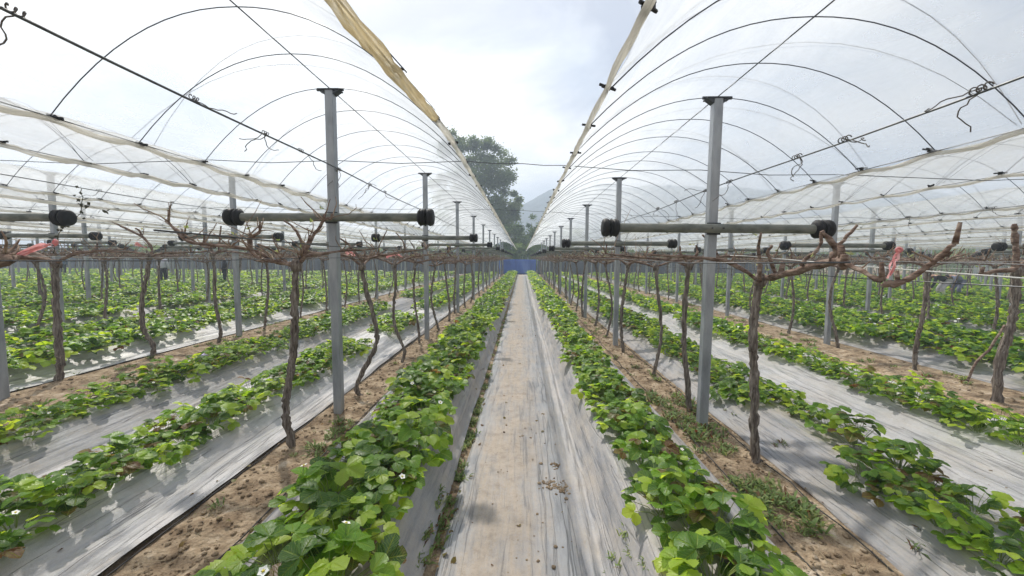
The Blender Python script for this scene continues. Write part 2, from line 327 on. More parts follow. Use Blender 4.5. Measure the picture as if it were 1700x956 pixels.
M['roll'] = sheet_mat('rolled_film', (.60, .59, .55), (.80, .78, .72), .72, .3, 1.5, 1.0, (1, .07, 1), 26.0, .02)
M['roll_tan'] = sheet_mat('rolled_film_tan', (.60, .53, .38), (.80, .69, .46), .62, .3, 1.5, 1.0, (1, .07, 1), 26.0, .02)
M['tarp'] = noise_mat('blue_tarp', [(.03, .07, .26), (.05, .12, .42), (.10, .19, .50)], scale=(1, 1, .3), ns=2, rough=.55, bump=.4, bdist=.05)
M['net'] = noise_mat('grey_netting', [(.06, .07, .085), (.12, .135, .16)], scale=(1, 1, .3), ns=1.5, rough=.8, bump=.4, bdist=.05)
M['tree'] = leaf_mat('tree_leaf', (.04, .07, .022), (.075, .125, .038), (.13, .19, .06), .35, .6)
M['grove'] = leaf_mat('grove_leaf', (.05, .10, .03), (.11, .19, .05), (.21, .29, .08), .35, .6)
M['trunk'] = noise_mat('tree_bark', [(.06, .05, .04), (.16, .13, .10)], ns=3, rough=.95, bump=1, bdist=.05)
M['hill'] = noise_mat('hill_forest', [(.02, .04, .04), (.04, .07, .06), (.07, .10, .08)], ns=.06, detail=10, rough=1, bump=1, bdist=3, bscale=.15, spec=.05)
M['skin'] = noise_mat('skin', [(.42, .25, .17), (.5, .31, .22)], ns=10, rough=.5, bump=.05)
M['hair'] = noise_mat('hair', [(.01, .009, .008), (.03, .025, .02)], ns=30, rough=.6)
def cloth(n, c): M[n] = noise_mat(n, [tuple(x * .8 for x in c), c], ns=8, rough=.85, bump=.3, bdist=.01); return M[n]

# ------------------------------------------------------------------ terrain profile
POSTS_L = [-1.87 - 3.72 * i for i in range(13)]
POSTS_L[1:] = [-5.66 - 3.66 * i for i in range(12)]
POSTS_R = [1.735, 5.85] + [9.75 + 3.95 * i for i in range(10)]
BEDS = [-.88, .85, -2.68, -4.05, 2.45, 4.0]
for p in POSTS_L[1:]: BEDS += [p - 1.05, p - 2.4]
for p in POSTS_R[1:]: BEDS += [p + 1.0, p + 2.5]
Y_END = 39.5
BH = .27
def bed_h(x, y):
    h = np.zeros_like(x)
    xa, xb = float(x.min()) - .6, float(x.max()) + .6
    for i, b in enumerate(BEDS):
        if b < xa or b > xb: continue
        w = .03 * (fbm(y * .35 + i * 3, y * 0 + i, 2) - .4)
        d = np.abs(x - b - w)
        h = np.maximum(h, BH * (1 - sstep(.22, .42, d)) if i < 2 else .16 * (1 - sstep(.16, .50, d)))
    return h * (1 - sstep(Y_END - 1.5, Y_END, y))
STRIPS = [(-2.05, -1.54), (1.42, 1.97)] + [(p - .25, p + .72) for p in POSTS_L[1:]] + [(p - .9, p + .25) for p in POSTS_R[1:]]
def soil_mask(x):
    m = np.zeros_like(x); xa, xb = float(x.min()), float(x.max())
    for a, b in STRIPS:
        if b < xa - .1 or a > xb + .1: continue
        m = np.maximum(m, sstep(a - .02, a + .06, x) * (1 - sstep(b - .06, b + .02, x)))
    return m
def soil_h(x, y):
    m = soil_mask(x)
    return m * ((fbm(x * 9, y * 9, 5, 3) - .45) * .085 + .012)
def axis_pts(segs):
    o = [segs[0][0]]
    for a, b, s in segs:
        n = max(1, int(round((b - a) / s))); o += list(a + (b - a) * (np.arange(n) + 1) / n)
    return np.array(o)
gx = axis_pts([(-450, -200, 125), (-200, -60, 20), (-60, -20, .5), (-20, -7, .14), (-7, 7, .035), (7, 20, .14), (20, 60, .5), (60, 200, 20), (200, 450, 125)])
gy = axis_pts([(-60, -4, 8), (-4, .6, .4), (.6, 7, .04), (7, 14, .12), (14, 44, .4), (44, 100, 6), (100, 460, 60)])
X_, Y_ = np.meshgrid(gx, gy)
far = np.where(np.hypot(X_, Y_ - 20) > 70, 1, 0)
Z_ = (bed_h(X_, Y_) + soil_h(X_, Y_)) * (1 - far)
tag(obj('ground', grid_mesh('ground', X_, Y_, Z_, [M['soil']])), kind='structure')

# plastic mulch sheets over the beds: (x0, x1, kind, label)
def mulch(name, x0, x1, mat, lift, wr, seed, fine=.016, ystart=.5, yend=Y_END + .2):
    xs = np.arange(x0, x1 + 1e-6, fine if fine else .03)
    ys = axis_pts([(ystart, 7, .045 if fine < .03 else .15), (7, 14, .13 if fine < .03 else .3), (14, yend, .45)])
    X, Y = np.meshgrid(xs, ys); t = (X - x0) / (x1 - x0)
    e0 = .022 * (fbm(Y * 1.3, Y * 0, 3, seed) - .45) * 2; e1 = .022 * (fbm(Y * 1.3, Y * 0 + 5, 3, seed + 9) - .45) * 2
    X = X + e0 * (1 - t) + e1 * t
    xw = X + .05 * (fbm(Y * .8, X * 2, 2, seed + 2) - .5)
    rid = np.abs(fbm(xw * 20, Y * .22, 3, seed + 4) - .45) * 2
    sof = fbm(X * 4, Y * 1.6, 3, seed + 6)
    de = np.minimum(X - x0, x1 - X); edge = np.exp(-np.maximum(de, 0) / .16); lip = sstep(-.02, .05, de)
    z = bed_h(X, Y) + lift + lip * (wr * (.45 + 1.3 * edge) * rid * .08 + wr * .03 * sof)
    z = z + np.where((t < .001) | (t > .999), -.014, 0)
    return grid_mesh(name, X, Y, z, [mat])
tag(obj('path', mulch('path', -.43, .31, M['path'], .012, .22, 3)), kind='structure')
MF = 'plastic mulch sheets over the beds'
for nm, x0, x1, mt, wr, lb in [
    ('mulch_film', -1.55, -.47, 'mulch', 1.0, 'wrinkled grey plastic mulch sheet over the bed just left of the central path'),
    ('mulch_film', .285, 1.42, 'mulch', .8, 'grey plastic mulch sheet over the bed just right of the central path'),
    ('mulch_film', -3.32, -2.05, 'mulch_pale', 1.0, 'bright ridged plastic mulch sheet left of the first row of left vines'),
    ('mulch_film', -4.72, -3.30, 'mulch', 1.0, 'blue-grey plastic mulch sheet over the third bed left of the path'),
    ('mulch_film', 1.97, 3.15, 'mulch', .8, 'grey dusty plastic mulch sheet right of the first row of right vines'),
    ('mulch_film', 3.17, 4.9, 'mulch_pale', .8, 'pale dusty plastic mulch sheet over the third bed right of the path'),
    ('mulch_film', -6.55, -5.93, 'mulch_pale', .6, 'narrow white plastic strip beside the second row of left vines')]:
    o = obj(nm, mulch(nm, x0, x1, M[mt], .012 if nm else 0, wr, int(abs(x0) * 10))); tag(o, lb, 'mulch film', MF)
for i, p in enumerate(POSTS_L[1:9]):
    o = obj('mulch_film', mulch('mulch_film', p - 3.0 + .1, p - (.95 if i == 0 else .35), M['mulch'], .012, 1, 40 + i, .05, 2.0))
    tag(o, f"grey plastic mulch sheet in the gap beyond vine row {['two','three','four','five','six','seven','eight','nine'][i]} on the left", 'mulch film', MF)
for i, p in enumerate(POSTS_R[1:9]):
    o = obj('mulch_film', mulch('mulch_film', p + .35, p + 3.1, M['mulch'], .012, 1, 60 + i, .05, 2.0))
    tag(o, f"grey plastic mulch sheet in the gap beyond vine row {['two','three','four','five','six','seven','eight','nine'][i]} on the right", 'mulch film', MF)

def gz(x, y): 
    a = np.array([float(x)]); b = np.array([float(y)]); return float((bed_h(a, b) + soil_h(a, b))[0])
def in_view(x, y, m=1.6): return y > .3 and abs(x) < 1.33 * y + m

# ------------------------------------------------------------------ posts with cross pipes
def tube_post(h, x_h=.041):
    g = G(); g.box((0, 0, h / 2 - .06), (x_h, x_h, h / 2 + .06), bev=.007)
    return g
def make_post(h, zb, beam):
    root = obj('metal_post', None)
    g = tube_post(h)
    part('shaft', g.mesh('shaft', [M['steel']], False), root)
    g = G(); g.box((0, 0, h + .006), (.105, .05, .006)); 
    for s in (-1, 1):
        g.add([(s * .0415, -.04, h), (s * .098, -.04, h), (s * .0415, -.04, h - .04), (s * .0415, .04, h), (s * .098, .04, h), (s * .0415, .04, h - .04)],
              [(0, 1, 2), (3, 5, 4), (0, 3, 4, 1), (1, 4, 5, 2), (2, 5, 3, 0)])
    g.tube([(-.13, 0, h + .016), (.13, 0, h + .016)], .014, 6)
    part('cap_bracket', g.mesh('cap_bracket', [M['bracket']], False), root)
    if beam:
        g = G(); g.lathe((0, -.088, zb), [(-.95, .036), (-.93, .041), (-.3, .041), (-.295, .044), (-.25, .044), (-.245, .041), (.93, .041), (.95, .036)])
        pb = part('cross_pipe', g.mesh('cross_pipe', [M['pipe']]), root)
        for s in (-1, 1):
            prof = [(0, .045), (.006, .066), (.022, .078), (.045, .08), (.060, .072), (.068, .058), (.084, .058), (.092, .074), (.11, .083), (.135, .082), (.15, .070), (.156, .045)]
            g = G(); g.lathe((s * .865, -.088, zb), [(s * a, r) for a, r in prof]); 
            for k in range(3): g.lathe((s * (.865 + .02 + k * .045), -.088, zb), [(0, .07), (s * .004, .0855), (s * .010, .0855), (s * .014, .07)])
            part('end_cap', g.mesh('end_cap', [M['rubber']]), pb)
        g = G()                                               # bolted clamp holding the pipe
        g.box((0, -.05, zb), (.06, .006, .055)); g.tube([(-.05, -.14, zb), (-.05, -.05, zb)], .006, 5); g.tube([(.05, -.14, zb), (.05, -.05, zb)], .006, 5)
        part('pipe_clamp', g.mesh('pipe_clamp', [M['bracket']], False), root)
    return root
ORD = ['zeroth', 'first', 'second', 'third', 'fourth', 'fifth', 'sixth', 'seventh', 'eighth', 'ninth', 'tenth', 'eleventh', 'twelfth', 'thirteenth', 'fourteenth', 'fifteenth', 'sixteenth', 'seventeenth', 'eighteenth', 'nineteenth']
TENS = ['', '', 'twent', 'thirt', 'fort', 'fift', 'sixt', 'sevent', 'eight', 'ninet']
def ordn(n):
    if n < 20: return ORD[n]
    t, u = divmod(n, 10); return TENS[t] + ('ieth' if u == 0 else 'y-' + ORD[u])
post_y = {}
protoL = make_post(3.21, 1.99, True); protoR = make_post(3.04, 1.885, True)
used = set()
for side, rows, proto in (('left', POSTS_L, protoL), ('right', POSTS_R, protoR)):
    for ri, x in enumerate(rows):
        if side == 'left': ys = [3.943 + 3.8 * k for k in range(10)]; ys = [4.1] + ys[1:] if ri == 1 else ys
        else: ys = [3.748 + 3.55 * k for k in range(10)] if ri == 0 else [3.95 + 3.72 * k for k in range(10)]
        post_y[(side, ri)] = ys; cnt = 0
        for y in ys:
            if not in_view(x, y, 1.2): continue
            cnt += 1
            o = proto if id(proto) not in used else copy_tree(proto); used.add(id(proto))
            o.location = (x, y, 0); o.rotation_euler = (R.uniform(-.004, .004), R.uniform(-.004, .004), R.uniform(-.02, .02) if cnt > 1 or ri else 0)
            lb = f"grey steel post with a cross pipe, {ordn(cnt)} from the camera in post row {['one','two','three','four','five','six','seven','eight','nine','ten','eleven','twelve','thirteen'][ri]} {side}"
            tag(o, lb, 'post', 'steel trellis posts in long rows')

# ------------------------------------------------------------------ rain shelters: film on hoops
NUMW = ['first', 'second', 'third', 'fourth', 'fifth', 'sixth', 'seventh', 'eighth', 'ninth', 'tenth', 'eleventh', 'twelfth', 'thirteenth']
def arch(s, zf, rise): return zf + rise * (1 - abs(s) ** 2.15)
def edge_of(side, ri, y, which):
    x = POSTS_L[ri] if side == 'left' else POSTS_R[ri]
    hw = 1.30 if side == 'left' else 1.33
    e = x + which * hw
    if side == 'left' and ri == 0 and which == 1: e -= .12 * float(1 - sstep(1.2, 3.2, np.array(y)))
    return e
FS = {}
def shelter(side, ri):
    x = POSTS_L[ri] if side == 'left' else POSTS_R[ri]
    zf, ztop = (2.53, 3.235) if side == 'left' else (2.42, 3.065)
    rise = ztop - zf; hw = 1.30 if side == 'left' else 1.33
    ys = post_y[(side, ri)]; st = (ys[2] - ys[1]) / 6
    y0 = ys[1] - 6 * st
    root = obj('rain_shelter', None, None, (x, 0, 0))
    tag(root, f"clear plastic rain shelter on thin hoops over the {NUMW[ri]} vine row to the {side}", 'rain shelter', 'clear plastic rain shelters')
    # hoop
    key = side
    if key not in FS:
        g = G(); n = 22
        g.tube([((2 * i / n - 1) * hw, 0, arch(2 * i / n - 1, zf, rise)) for i in range(n + 1)], .0036, 5)
        g2 = G(); g2.tube([(-.042, 0, .010), (.042, 0, -.006)], .007, 5); g2.tube([(-.02, -.038, 0), (.022, .034, .004)], .009, 5); g2.box((0, 0, 0), (.012, .02, .010))
        FS[key] = (g.mesh('hoop', [M['hoop']]), g2.mesh('film_clip', [M['clip']], False))
    hm, cm = FS[key]
    k = -5; hy = []
    while True:
        y = y0 + k * st; k += 1
        if y > Y_END: break
        if y < .9: continue
        hy.append(y)
    yj = R.uniform(-.02, .02)
    for i, y in enumerate(hy):
        if not in_view(x, y, 3.2): continue
        j = 0 if abs(((y - y0) / st) % 6) < .01 else R.uniform(-.03, .03)
        o = obj('hoop', hm, root, (R.uniform(-.015, .015), y + j, R.uniform(-.012, .004))); o.rotation_euler = (R.uniform(-.01, .01), R.uniform(-.006, .006), R.uniform(-.035, .035))
        if y < 16 and abs(x) < 14:
            for w in (-1, 1):
                o = obj('film_clip', cm, root, (edge_of(side, ri, y, w) - x, y + j, zf + .005 + R.uniform(-.01, .02))); o.rotation_euler = (R.uniform(-.3, .3), R.uniform(-.3, .3), R.uniform(-.7, .7))
    # film
    ya = axis_pts([(-1.2, 16, .11), (16, Y_END, .5)]) if abs(x) < 7 else axis_pts([(-1.2, Y_END, .5)])
    S = np.linspace(-1, 1, 41); Sg, Yg = np.meshgrid(S, ya)
    ph = ((Yg - y0) / st) % 1.0
    sag = np.sin(np.pi * ph) ** 2 * (.012 + .03 * fbm(Yg * .9, Sg * 3, 2, ri + 3))
    eL = np.array([edge_of(side, ri, v, -1) - x for v in ya])[:, None]; eR = np.array([edge_of(side, ri, v, 1) - x for v in ya])[:, None]
    Xg = np.where(Sg < 0, -Sg * eL, Sg * eR) 
    Zg = zf + rise * (1 - np.abs(Sg) ** 2.15) + .012 - sag + .012 * (fbm(Sg * 9 + Yg, Yg * 3, 3, ri) - .45)
    dr = sstep(.86, 1, np.abs(Sg)); Zg = Zg - dr * .03 * fbm(Yg * 2.2, Sg, 2, ri + 8)
    part('film_cover', grid_mesh('film_cover', Xg, Yg, Zg, [M['film']]), root)
    for i, (ya_, yb_) in enumerate(zip(hy[:-1], hy[1:])):
        if i > 95 or not in_view(x, ya_, 3.2) or (abs(x) > 10 and ya_ > 25): continue
        sg = 1 if i % 2 else -1; g = G(); n = 14; ln = R.uniform(-.12, .12)
        g.tube([((2 * q / n - 1) * hw, ya_ + ln + (yb_ - ya_) * (q / n if sg > 0 else 1 - q / n) , arch(2 * q / n - 1, zf, rise) + .028) for q in range(n + 1)], .0023, 3)
        part('film_rope', g.mesh('film_rope', [M['rope']]), root)
    # gathered film along both edges
    for w in (-1, 1):
        yy = axis_pts([(-1.2, 12, .09), (12, Y_END, .6)]) if abs(x) < 7 else axis_pts([(-1.2, Y_END, .8)])
        n = len(yy); tan = side == 'left' and ri == 0 and w == 1
        rr = (.014 if side == 'left' else .010) + (.030 if side == 'left' else .024) * fbm(yy * .7, yy * 0 + ri * 3 + w, 3, 2) ** 1.5
        if tan: rr = rr + .011 * (1 - sstep(1.9, 2.7, yy))
        g = G(); pts = []
        for i, y in enumerate(yy):
            phs = math.sin(math.pi * (((y - y0) / st) % 1.0)) ** 2
            pts.append((edge_of(side, ri, y, w) - x + w * (.01 + .02 * phs), y, zf - .012 - .028 * phs))
        g.tube(pts, list(rr), 8, .28)
        V = g.v; g.v = [(a, b, c) for a, b, c in V]
        if tan:
            cut = [i for i, y in enumerate(yy) if y < 2.7][-1]
            gA = G(); gA.tube(pts[:cut + 1], list(rr[:cut + 1]), 9, .3); part('film_roll', gA.mesh('film_roll', [M['roll_tan']]), root)
            gB = G(); gB.tube(pts[cut:], list(rr[cut:] ), 8, .28); part('film_roll', gB.mesh('film_roll', [M['roll']]), root)
        else: part('film_roll', g.mesh('film_roll', [M['roll']]), root)
        g = G(); g.tube([(edge_of(side, ri, y, w) - x, y, zf - .002) for y in np.arange(-1.2, Y_END, 1.2)], .0045, 4); part('edge_wire', g.mesh('edge_wire', [M['wire']]), root)
    g = G(); g.tube([(0, -1.5, ztop - .008), (0, Y_END, ztop - .008)], .0045, 4); part('ridge_wire', g.mesh('ridge_wire', [M['wire']]), root)
    zm = 2.47 if side == 'left' else 2.28
    g = G()
    pl = []
    for y in np.arange(-1.5, Y_END, .47): pl.append((.056, y, zm - .02 * math.sin(math.pi * (((y - ys[1]) / (6 * st)) % 1)) ** 2))
    g.tube(pl, .0065 if side == 'left' else .005, 4); part('support_wire', g.mesh('support_wire', [M['wire']]), root)
    if abs(x) < 7:                                    # loose ends of tie wire left twisted round the support wire
        rg = random.Random(ri * 10 + (side == 'left'))
        for q in range(7 if ri == 0 else 4):
            y = 1.55 + q * .62 + rg.uniform(-.15, .15) if ri == 0 else 3 + q * 1.1
            g = G()
            for c in range(rg.choice((1, 2, 3))):
                pts = [Vector((.056, y, zm))]; d = Vector((rg.uniform(-1, 1), rg.uniform(-1, 1), -.8)).normalized()
                for s_ in range(11):
                    d = (d + Vector((rg.uniform(-.7, .7), rg.uniform(-.7, .7), rg.uniform(-.55, .45)))).normalized(); pts.append(pts[-1] + d * .022)
                g.tube(pts, .0028, 4)
            g.tube([(.056 + .012 * math.cos(a), y - .03 + a * .004, zm + .012 * math.sin(a)) for a in np.arange(0, 18, .8)], .003, 4)
            part('wire_tie', g.mesh('wire_tie', [M['tie']]), root)
    return root
for ri in range(8): shelter('left', ri)
for ri in range(7): shelter('right', ri)

# cross cables tying the shelters together at each post line
for i in range(7):
    y = 3.943 + 3.8 * i; g = G(); pts = []
    xs = [-33, -27, -20.3, -16.6, -13, -9.3, -5.66, -3.17, -1.87, -.57, 0, .4, 1.735, 3.06, 5.85, 9.7, 13.7, 20, 27]
    for a, b in zip(xs[:-1], xs[1:]):
        for t in (0, .5): 
            x = a + (b - a) * t; z = np.interp(x, [-33, -5, -.57, .4, 3.06, 8, 27], [2.56, 2.56, 2.54, 2.50, 2.415, 2.42, 2.42]) - (.02 * min(b - a, 3) if t else 0) + .02
            pts.append((x, y + .06 + .3 * (x > .4) * 0, z))
    g.tube(pts, .004, 4)
    tag(obj('cross_cable', g.mesh('cross_cable', [M['wire']])), f"thin cable strung across all the shelters at the {NUMW[i]} line of posts", 'cable', 'cables strung across the shelters')

# ------------------------------------------------------------------ trellis wires
for side, rows in (('left', POSTS_L), ('right', POSTS_R)):
    for ri, x in enumerate(rows[:5]):
        for k, (dx, z) in enumerate(((-.93, 1.68), (0.09, 1.60), (.93, 1.68))):
            if side == 'right': z -= .07
            g = G(); pts = [(x + dx, y, z - .025 * math.sin(math.pi * ((y / 3.8) % 1)) ** 2) for y in np.arange(.3 if dx == 0.09 else 1.0, Y_END, .95)]
            g.tube(pts, .0032, 4)
            tag(obj('trellis_wire', g.mesh('trellis_wire', [M['string'] if (k == 1 and ri == 1) else M['wire']])),
                f"thin trellis wire along the {['left side', 'middle', 'right side'][k]} of vine row {['one','two','three','four','five'][ri]} {side}", 'wire', 'long trellis wires')
g = G(); g.tube([(1.93, 3.75, 1.645), (1.943, 3.5, 1.637), (1.99, 3.0, 1.606), (2.05, 2.4, 1.566), (2.142, 1.75, 1.532), (2.2, 1.2, 1.50)], .0034, 5)
tag(obj('string', g.mesh('string', [M['string']])), 'pale slack string sloping down to the right edge of the photo below the branches', 'string')

# ------------------------------------------------------------------ grapevines
def smooth_path(P, n=4, jit=0.0, rg=R):
    P = [Vector(p) for p in P]; o = []
    for i in range(len(P) - 1):
        a, b, c, d = P[max(i - 1, 0)], P[i], P[i + 1], P[min(i + 2, len(P) - 1)]
        for k in range(n):
            t = k / n; t2, t3 = t * t, t * t * t
            q = .5 * ((2 * b) + (c - a) * t + (2 * a - 5 * b + 4 * c - d) * t2 + (-a + 3 * b - 3 * c + d) * t3)
            if jit: q = q + Vector((rg.uniform(-jit, jit), rg.uniform(-jit, jit), rg.uniform(-jit, jit)))
            o.append(q)
    o.append(P[-1]); return o
def limb(g, P, r0, r1, rg, mi=0, sides=7, jit=.16, n=4, tint=.5, wob=.004):
    pts = smooth_path(P, n, wob, rg); m = len(pts); r0 *= .9
    rr = [(r0 + (r1 - r0) * i / (m - 1)) * rg.uniform(.84, 1.22) for i in range(m)]
    g.tube(pts, rr, sides, jit, tint, mi, rng=rg)
def twigs(g, p, rg, n=4, L=.22, mi=1, up=.7, r=.005):
    p = Vector(p)
    for _ in range(n):
        d = Vector((rg.uniform(-1, 1), rg.uniform(-1, 1), rg.uniform(-.2, 1) * up + .2)).normalized(); q = p.copy(); pts = [q.copy()]
        l = L * rg.uniform(.45, 1.25); 
        for _k in range(4):
            d = (d + Vector((rg.uniform(-.45, .45), rg.uniform(-.45, .45), rg.uniform(-.3, .4)))).normalized(); q = q + d * l / 4; pts.append(q.copy())
        g.tube(pts, [r * rg.uniform(.8, 1.6), r * 1.1, r * .9, r * .75, r * .5], 4, .1, .5, mi, rng=rg)
def buds(g, p, rg, n=2):
    for _ in range(n):
        c = Vector(p) + Vector((rg.uniform(-.03, .03), rg.uniform(-.03, .03), rg.uniform(0, .04)))
        for _k in range(3):
            d = Vector((rg.uniform(-1, 1), rg.uniform(-1, 1), rg.uniform(.1, 1))).normalized(); s = d.orthogonal().normalized() * .009; L = rg.uniform(.02, .04)
            g.add([c - s * .3, c + d * L * .5 - s, c + d * L, c + d * L * .5 + s, ], [(0, 1, 2, 3)], rg.uniform(.6, 1))
BM = None
def vine_geo(rg, trunk, arms, spurs, r=.03, lod=0, tw=3):
    """returns trunk, cordon (old wood), canes, shoots bags"""
    gt, ga, gc, gl = G(), G(), G(), G()
    sd = 8 if lod == 0 else 5
    limb(gt, [(trunk[0][0], trunk[0][1], trunk[0][2] - .05)] + list(trunk), r * 1.12, r * .8, rg, 0, sd + 2 if lod == 0 else sd, .2, 9 if lod == 0 else 2, wob=.006 if lod == 0 else .004)
    h = Vector(trunk[-1]); 
    if lod == 0: gt.tube([h + Vector((0, 0, -.05)), h + Vector((.005, 0, 0)), h + Vector((0, .01, .05))], [r * 1.1, r * 1.5, r * .9], sd, .22, rng=rg)
    for P, a, b in arms:
        limb(ga, P, a, b, rg, 0, sd - 1, .2, 4 if lod == 0 else 2)
        for q in P[1:]:
            twigs(gc, q, rg, rg.choice((0, 0, 1)) if tw == 0 else 3 if lod == 0 else 2, .2 if tw else .11)
            if tw and rg.random() < .35: twigs(gc, q, rg, 1, .5, r=.0035, up=.4)
            if rg.random() < .5: 
                q2 = Vector(q) + Vector((rg.uniform(-.02, .02), rg.uniform(-.02, .02), rg.uniform(.04, .10))); ga.tube([Vector(q), q2], [b * 1.1, b * .8], 5, .2, rng=rg)
            if lod == 0 and rg.random() < .35: buds(gl, Vector(q) + Vector((0, 0, .06)), rg, 1)
    for P, a, b in spurs: limb(ga, P, a, b, rg, 0, 6, .15, 3)
    return gt, ga, gc, gl
def build_vine(bags, root):
    gt, ga, gc, gl = bags
    part('trunk', gt.mesh('trunk', [M['bark']]), root)
    b0 = ga.n; ga.v += gc.v; ga.n += gc.n; ga.f += [tuple(b0 + q for q in f) for f in gc.f]; ga.t += gc.t; ga.m += [1] * len(gc.f)
    part('cordon', ga.mesh('cordon', [M['arm'], M['cane']]), root)
    if gl.n: part('shoots', gl.mesh('shoots', [M['weed']]), root)
def rand_vine(rg, lod=0):
    w = rg.uniform(.03, .10); ph = rg.uniform(0, 6.3); lean = rg.uniform(-.05, .05); H = rg.uniform(1.42, 1.54)
    tr = [(w * math.sin(ph + t * 4.2) * (1 - .3 * t) - w * math.sin(ph) + lean * t, .6 * w * math.sin(ph * 2 + t * 5) - .6 * w * math.sin(ph * 2), H * t) for t in (0, .18, .36, .55, .74, .9, 1)]
    hd = tr[-1]; arms = []
    for sx, sy in [(1, 0), (-1, 0), (0, 1), (0, -1)]:
        if sx == 0 and rg.random() < .25: continue
        L = rg.uniform(.5, .95) if sx else rg.uniform(.35, .65)
        z = hd[2]; P = [hd]
        for k in range(1, 5):
            t = k / 4; P.append((hd[0] + sx * L * t + rg.uniform(-.05, .05), hd[1] + sy * L * t + rg.uniform(-.08, .08), z + .12 * t ** .6 + rg.uniform(-.03, .05)))
        arms.append((P, rg.uniform(.016, .024), .008))
    sp = []
    for _ in range(rg.randint(5, 9)):
        P, a, b = rg.choice(arms); q = Vector(rg.choice(P[1:])); L = rg.uniform(.08, .22); d = Vector((rg.uniform(-.8, .8), rg.uniform(-.8, .8), 1)).normalized()
        sp.append(([q, q + d * L * .5, q + d * L + Vector((rg.uniform(-.03, .03), 0, 0))], .012, .008))
    return vine_geo(rg, tr, arms, sp, rg.uniform(.020, .030), lod)
def lift(P, dy=0): return [(a, b + dy, c) for a, b, c in P]
VG = 'bare grapevines along the rows'
HERO = []
rg = random.Random(21)
def hero(label, trunk, arms, spurs, r, tw=3):
    root = obj('grapevine', None); build_vine(vine_geo(rg, trunk, arms, spurs, r, 0, tw), root); tag(root, label, 'grapevine', VG); HERO.append((trunk[0][0], trunk[0][1]))
hero('tall wavy bare grapevine just left of the first left post, head spreading at the pipe',
     [(-1.894, 3.17, -.01), (-1.947, 3.17, .234), (-1.955, 3.19, .44), (-1.899, 3.2, .745), (-1.859, 3.18, 1.045), (-1.839, 3.17, 1.342), (-1.827, 3.17, 1.537)],
     [([(-1.84, 3.17, 1.53), (-1.954, 3.16, 1.56), (-2.092, 3.14, 1.584), (-2.162, 3.13, 1.65), (-2.17, 3.12, 1.738), (-2.12, 3.1, 1.76), (-2.064, 3.1, 1.80)], .017, .010),
      ([(-1.84, 3.17, 1.54), (-2.0, 3.18, 1.56), (-2.164, 3.19, 1.646), (-2.37, 3.2, 1.679), (-2.6, 3.2, 1.70), (-2.765, 3.2, 1.739), (-2.882, 3.2, 1.879)], .018, .009),
      ([(-1.81, 3.17, 1.54), (-1.76, 3.17, 1.60), (-1.719, 3.16, 1.692), (-1.657, 3.16, 1.794), (-1.571, 3.15, 1.894), (-1.517, 3.15, 1.904)], .019, .010),
      ([(-1.82, 3.17, 1.54), (-1.80, 3.2, 1.6), (-1.60, 3.5, 1.66), (-1.4, 3.75, 1.68)], .015, .008)],
     [([(-1.80, 3.17, 1.56), (-1.755, 3.17, 1.634), (-1.79, 3.17, 1.774), (-1.846, 3.17, 1.85), (-1.913, 3.17, 1.893)], .013, .008),
      ([(-1.90, 3.17, 1.56), (-1.98, 3.1, 1.66), (-2.05, 3.05, 1.70)], .011, .007)], .031)
hero('slanting grapevine right behind the first left post, trunk bent like a bow to the right',
     [(-1.83, 4.41, -.01), (-1.874, 4.41, .154), (-1.672, 4.41, .555), (-1.64, 4.41, .805), (-1.754, 4.41, 1.261), (-1.797, 4.41, 1.504)],
     [([(-1.797, 4.41, 1.50), (-1.75, 4.4, 1.58), (-1.6, 4.4, 1.62), (-1.35, 4.38, 1.66), (-1.05, 4.35, 1.7)], .018, .009),
      ([(-1.797, 4.41, 1.50), (-1.90, 4.38, 1.6), (-2.1, 4.35, 1.64), (-2.4, 4.35, 1.66), (-2.7, 4.35, 1.70)], .018, .009),
      ([(-1.79, 4.41, 1.5), (-1.8, 4.7, 1.6), (-1.85, 5.1, 1.63)], .015, .009)],
     [([(-1.782, 4.40, 1.558), (-1.86, 4.39, 1.66), (-1.928, 4.38, 1.751), (-2.088, 4.3, 1.871)], .014, .010),
      ([(-1.6, 4.4, 1.62), (-1.58, 4.4, 1.75), (-1.5, 4.4, 1.9)], .010, .006), ([(-1.3, 4.4, 1.66), (-1.32, 4.4, 1.78), (-1.4, 4.4, 1.88)], .010, .006)], .027)
hero('crooked thin grapevine, third from the camera in the first row on the left',
     [(-1.831, 5.95, -.01), (-1.791, 5.95, .197), (-1.916, 5.95, .53), (-1.949, 5.95, .826), (-1.907, 5.95, 1.147), (-1.92, 5.95, 1.502)],
     [([(-1.92, 5.95, 1.5), (-1.7, 5.95, 1.6), (-1.4, 5.9, 1.65), (-1.1, 5.9, 1.68)], .017, .009), ([(-1.92, 5.95, 1.5), (-2.2, 5.95, 1.6), (-2.5, 5.9, 1.65), (-2.8, 5.9, 1.68)], .017, .009)],
     [([(-1.6, 5.95, 1.62), (-1.62, 5.95, 1.75), (-1.7, 5.95, 1.88)], .010, .006)], .024)
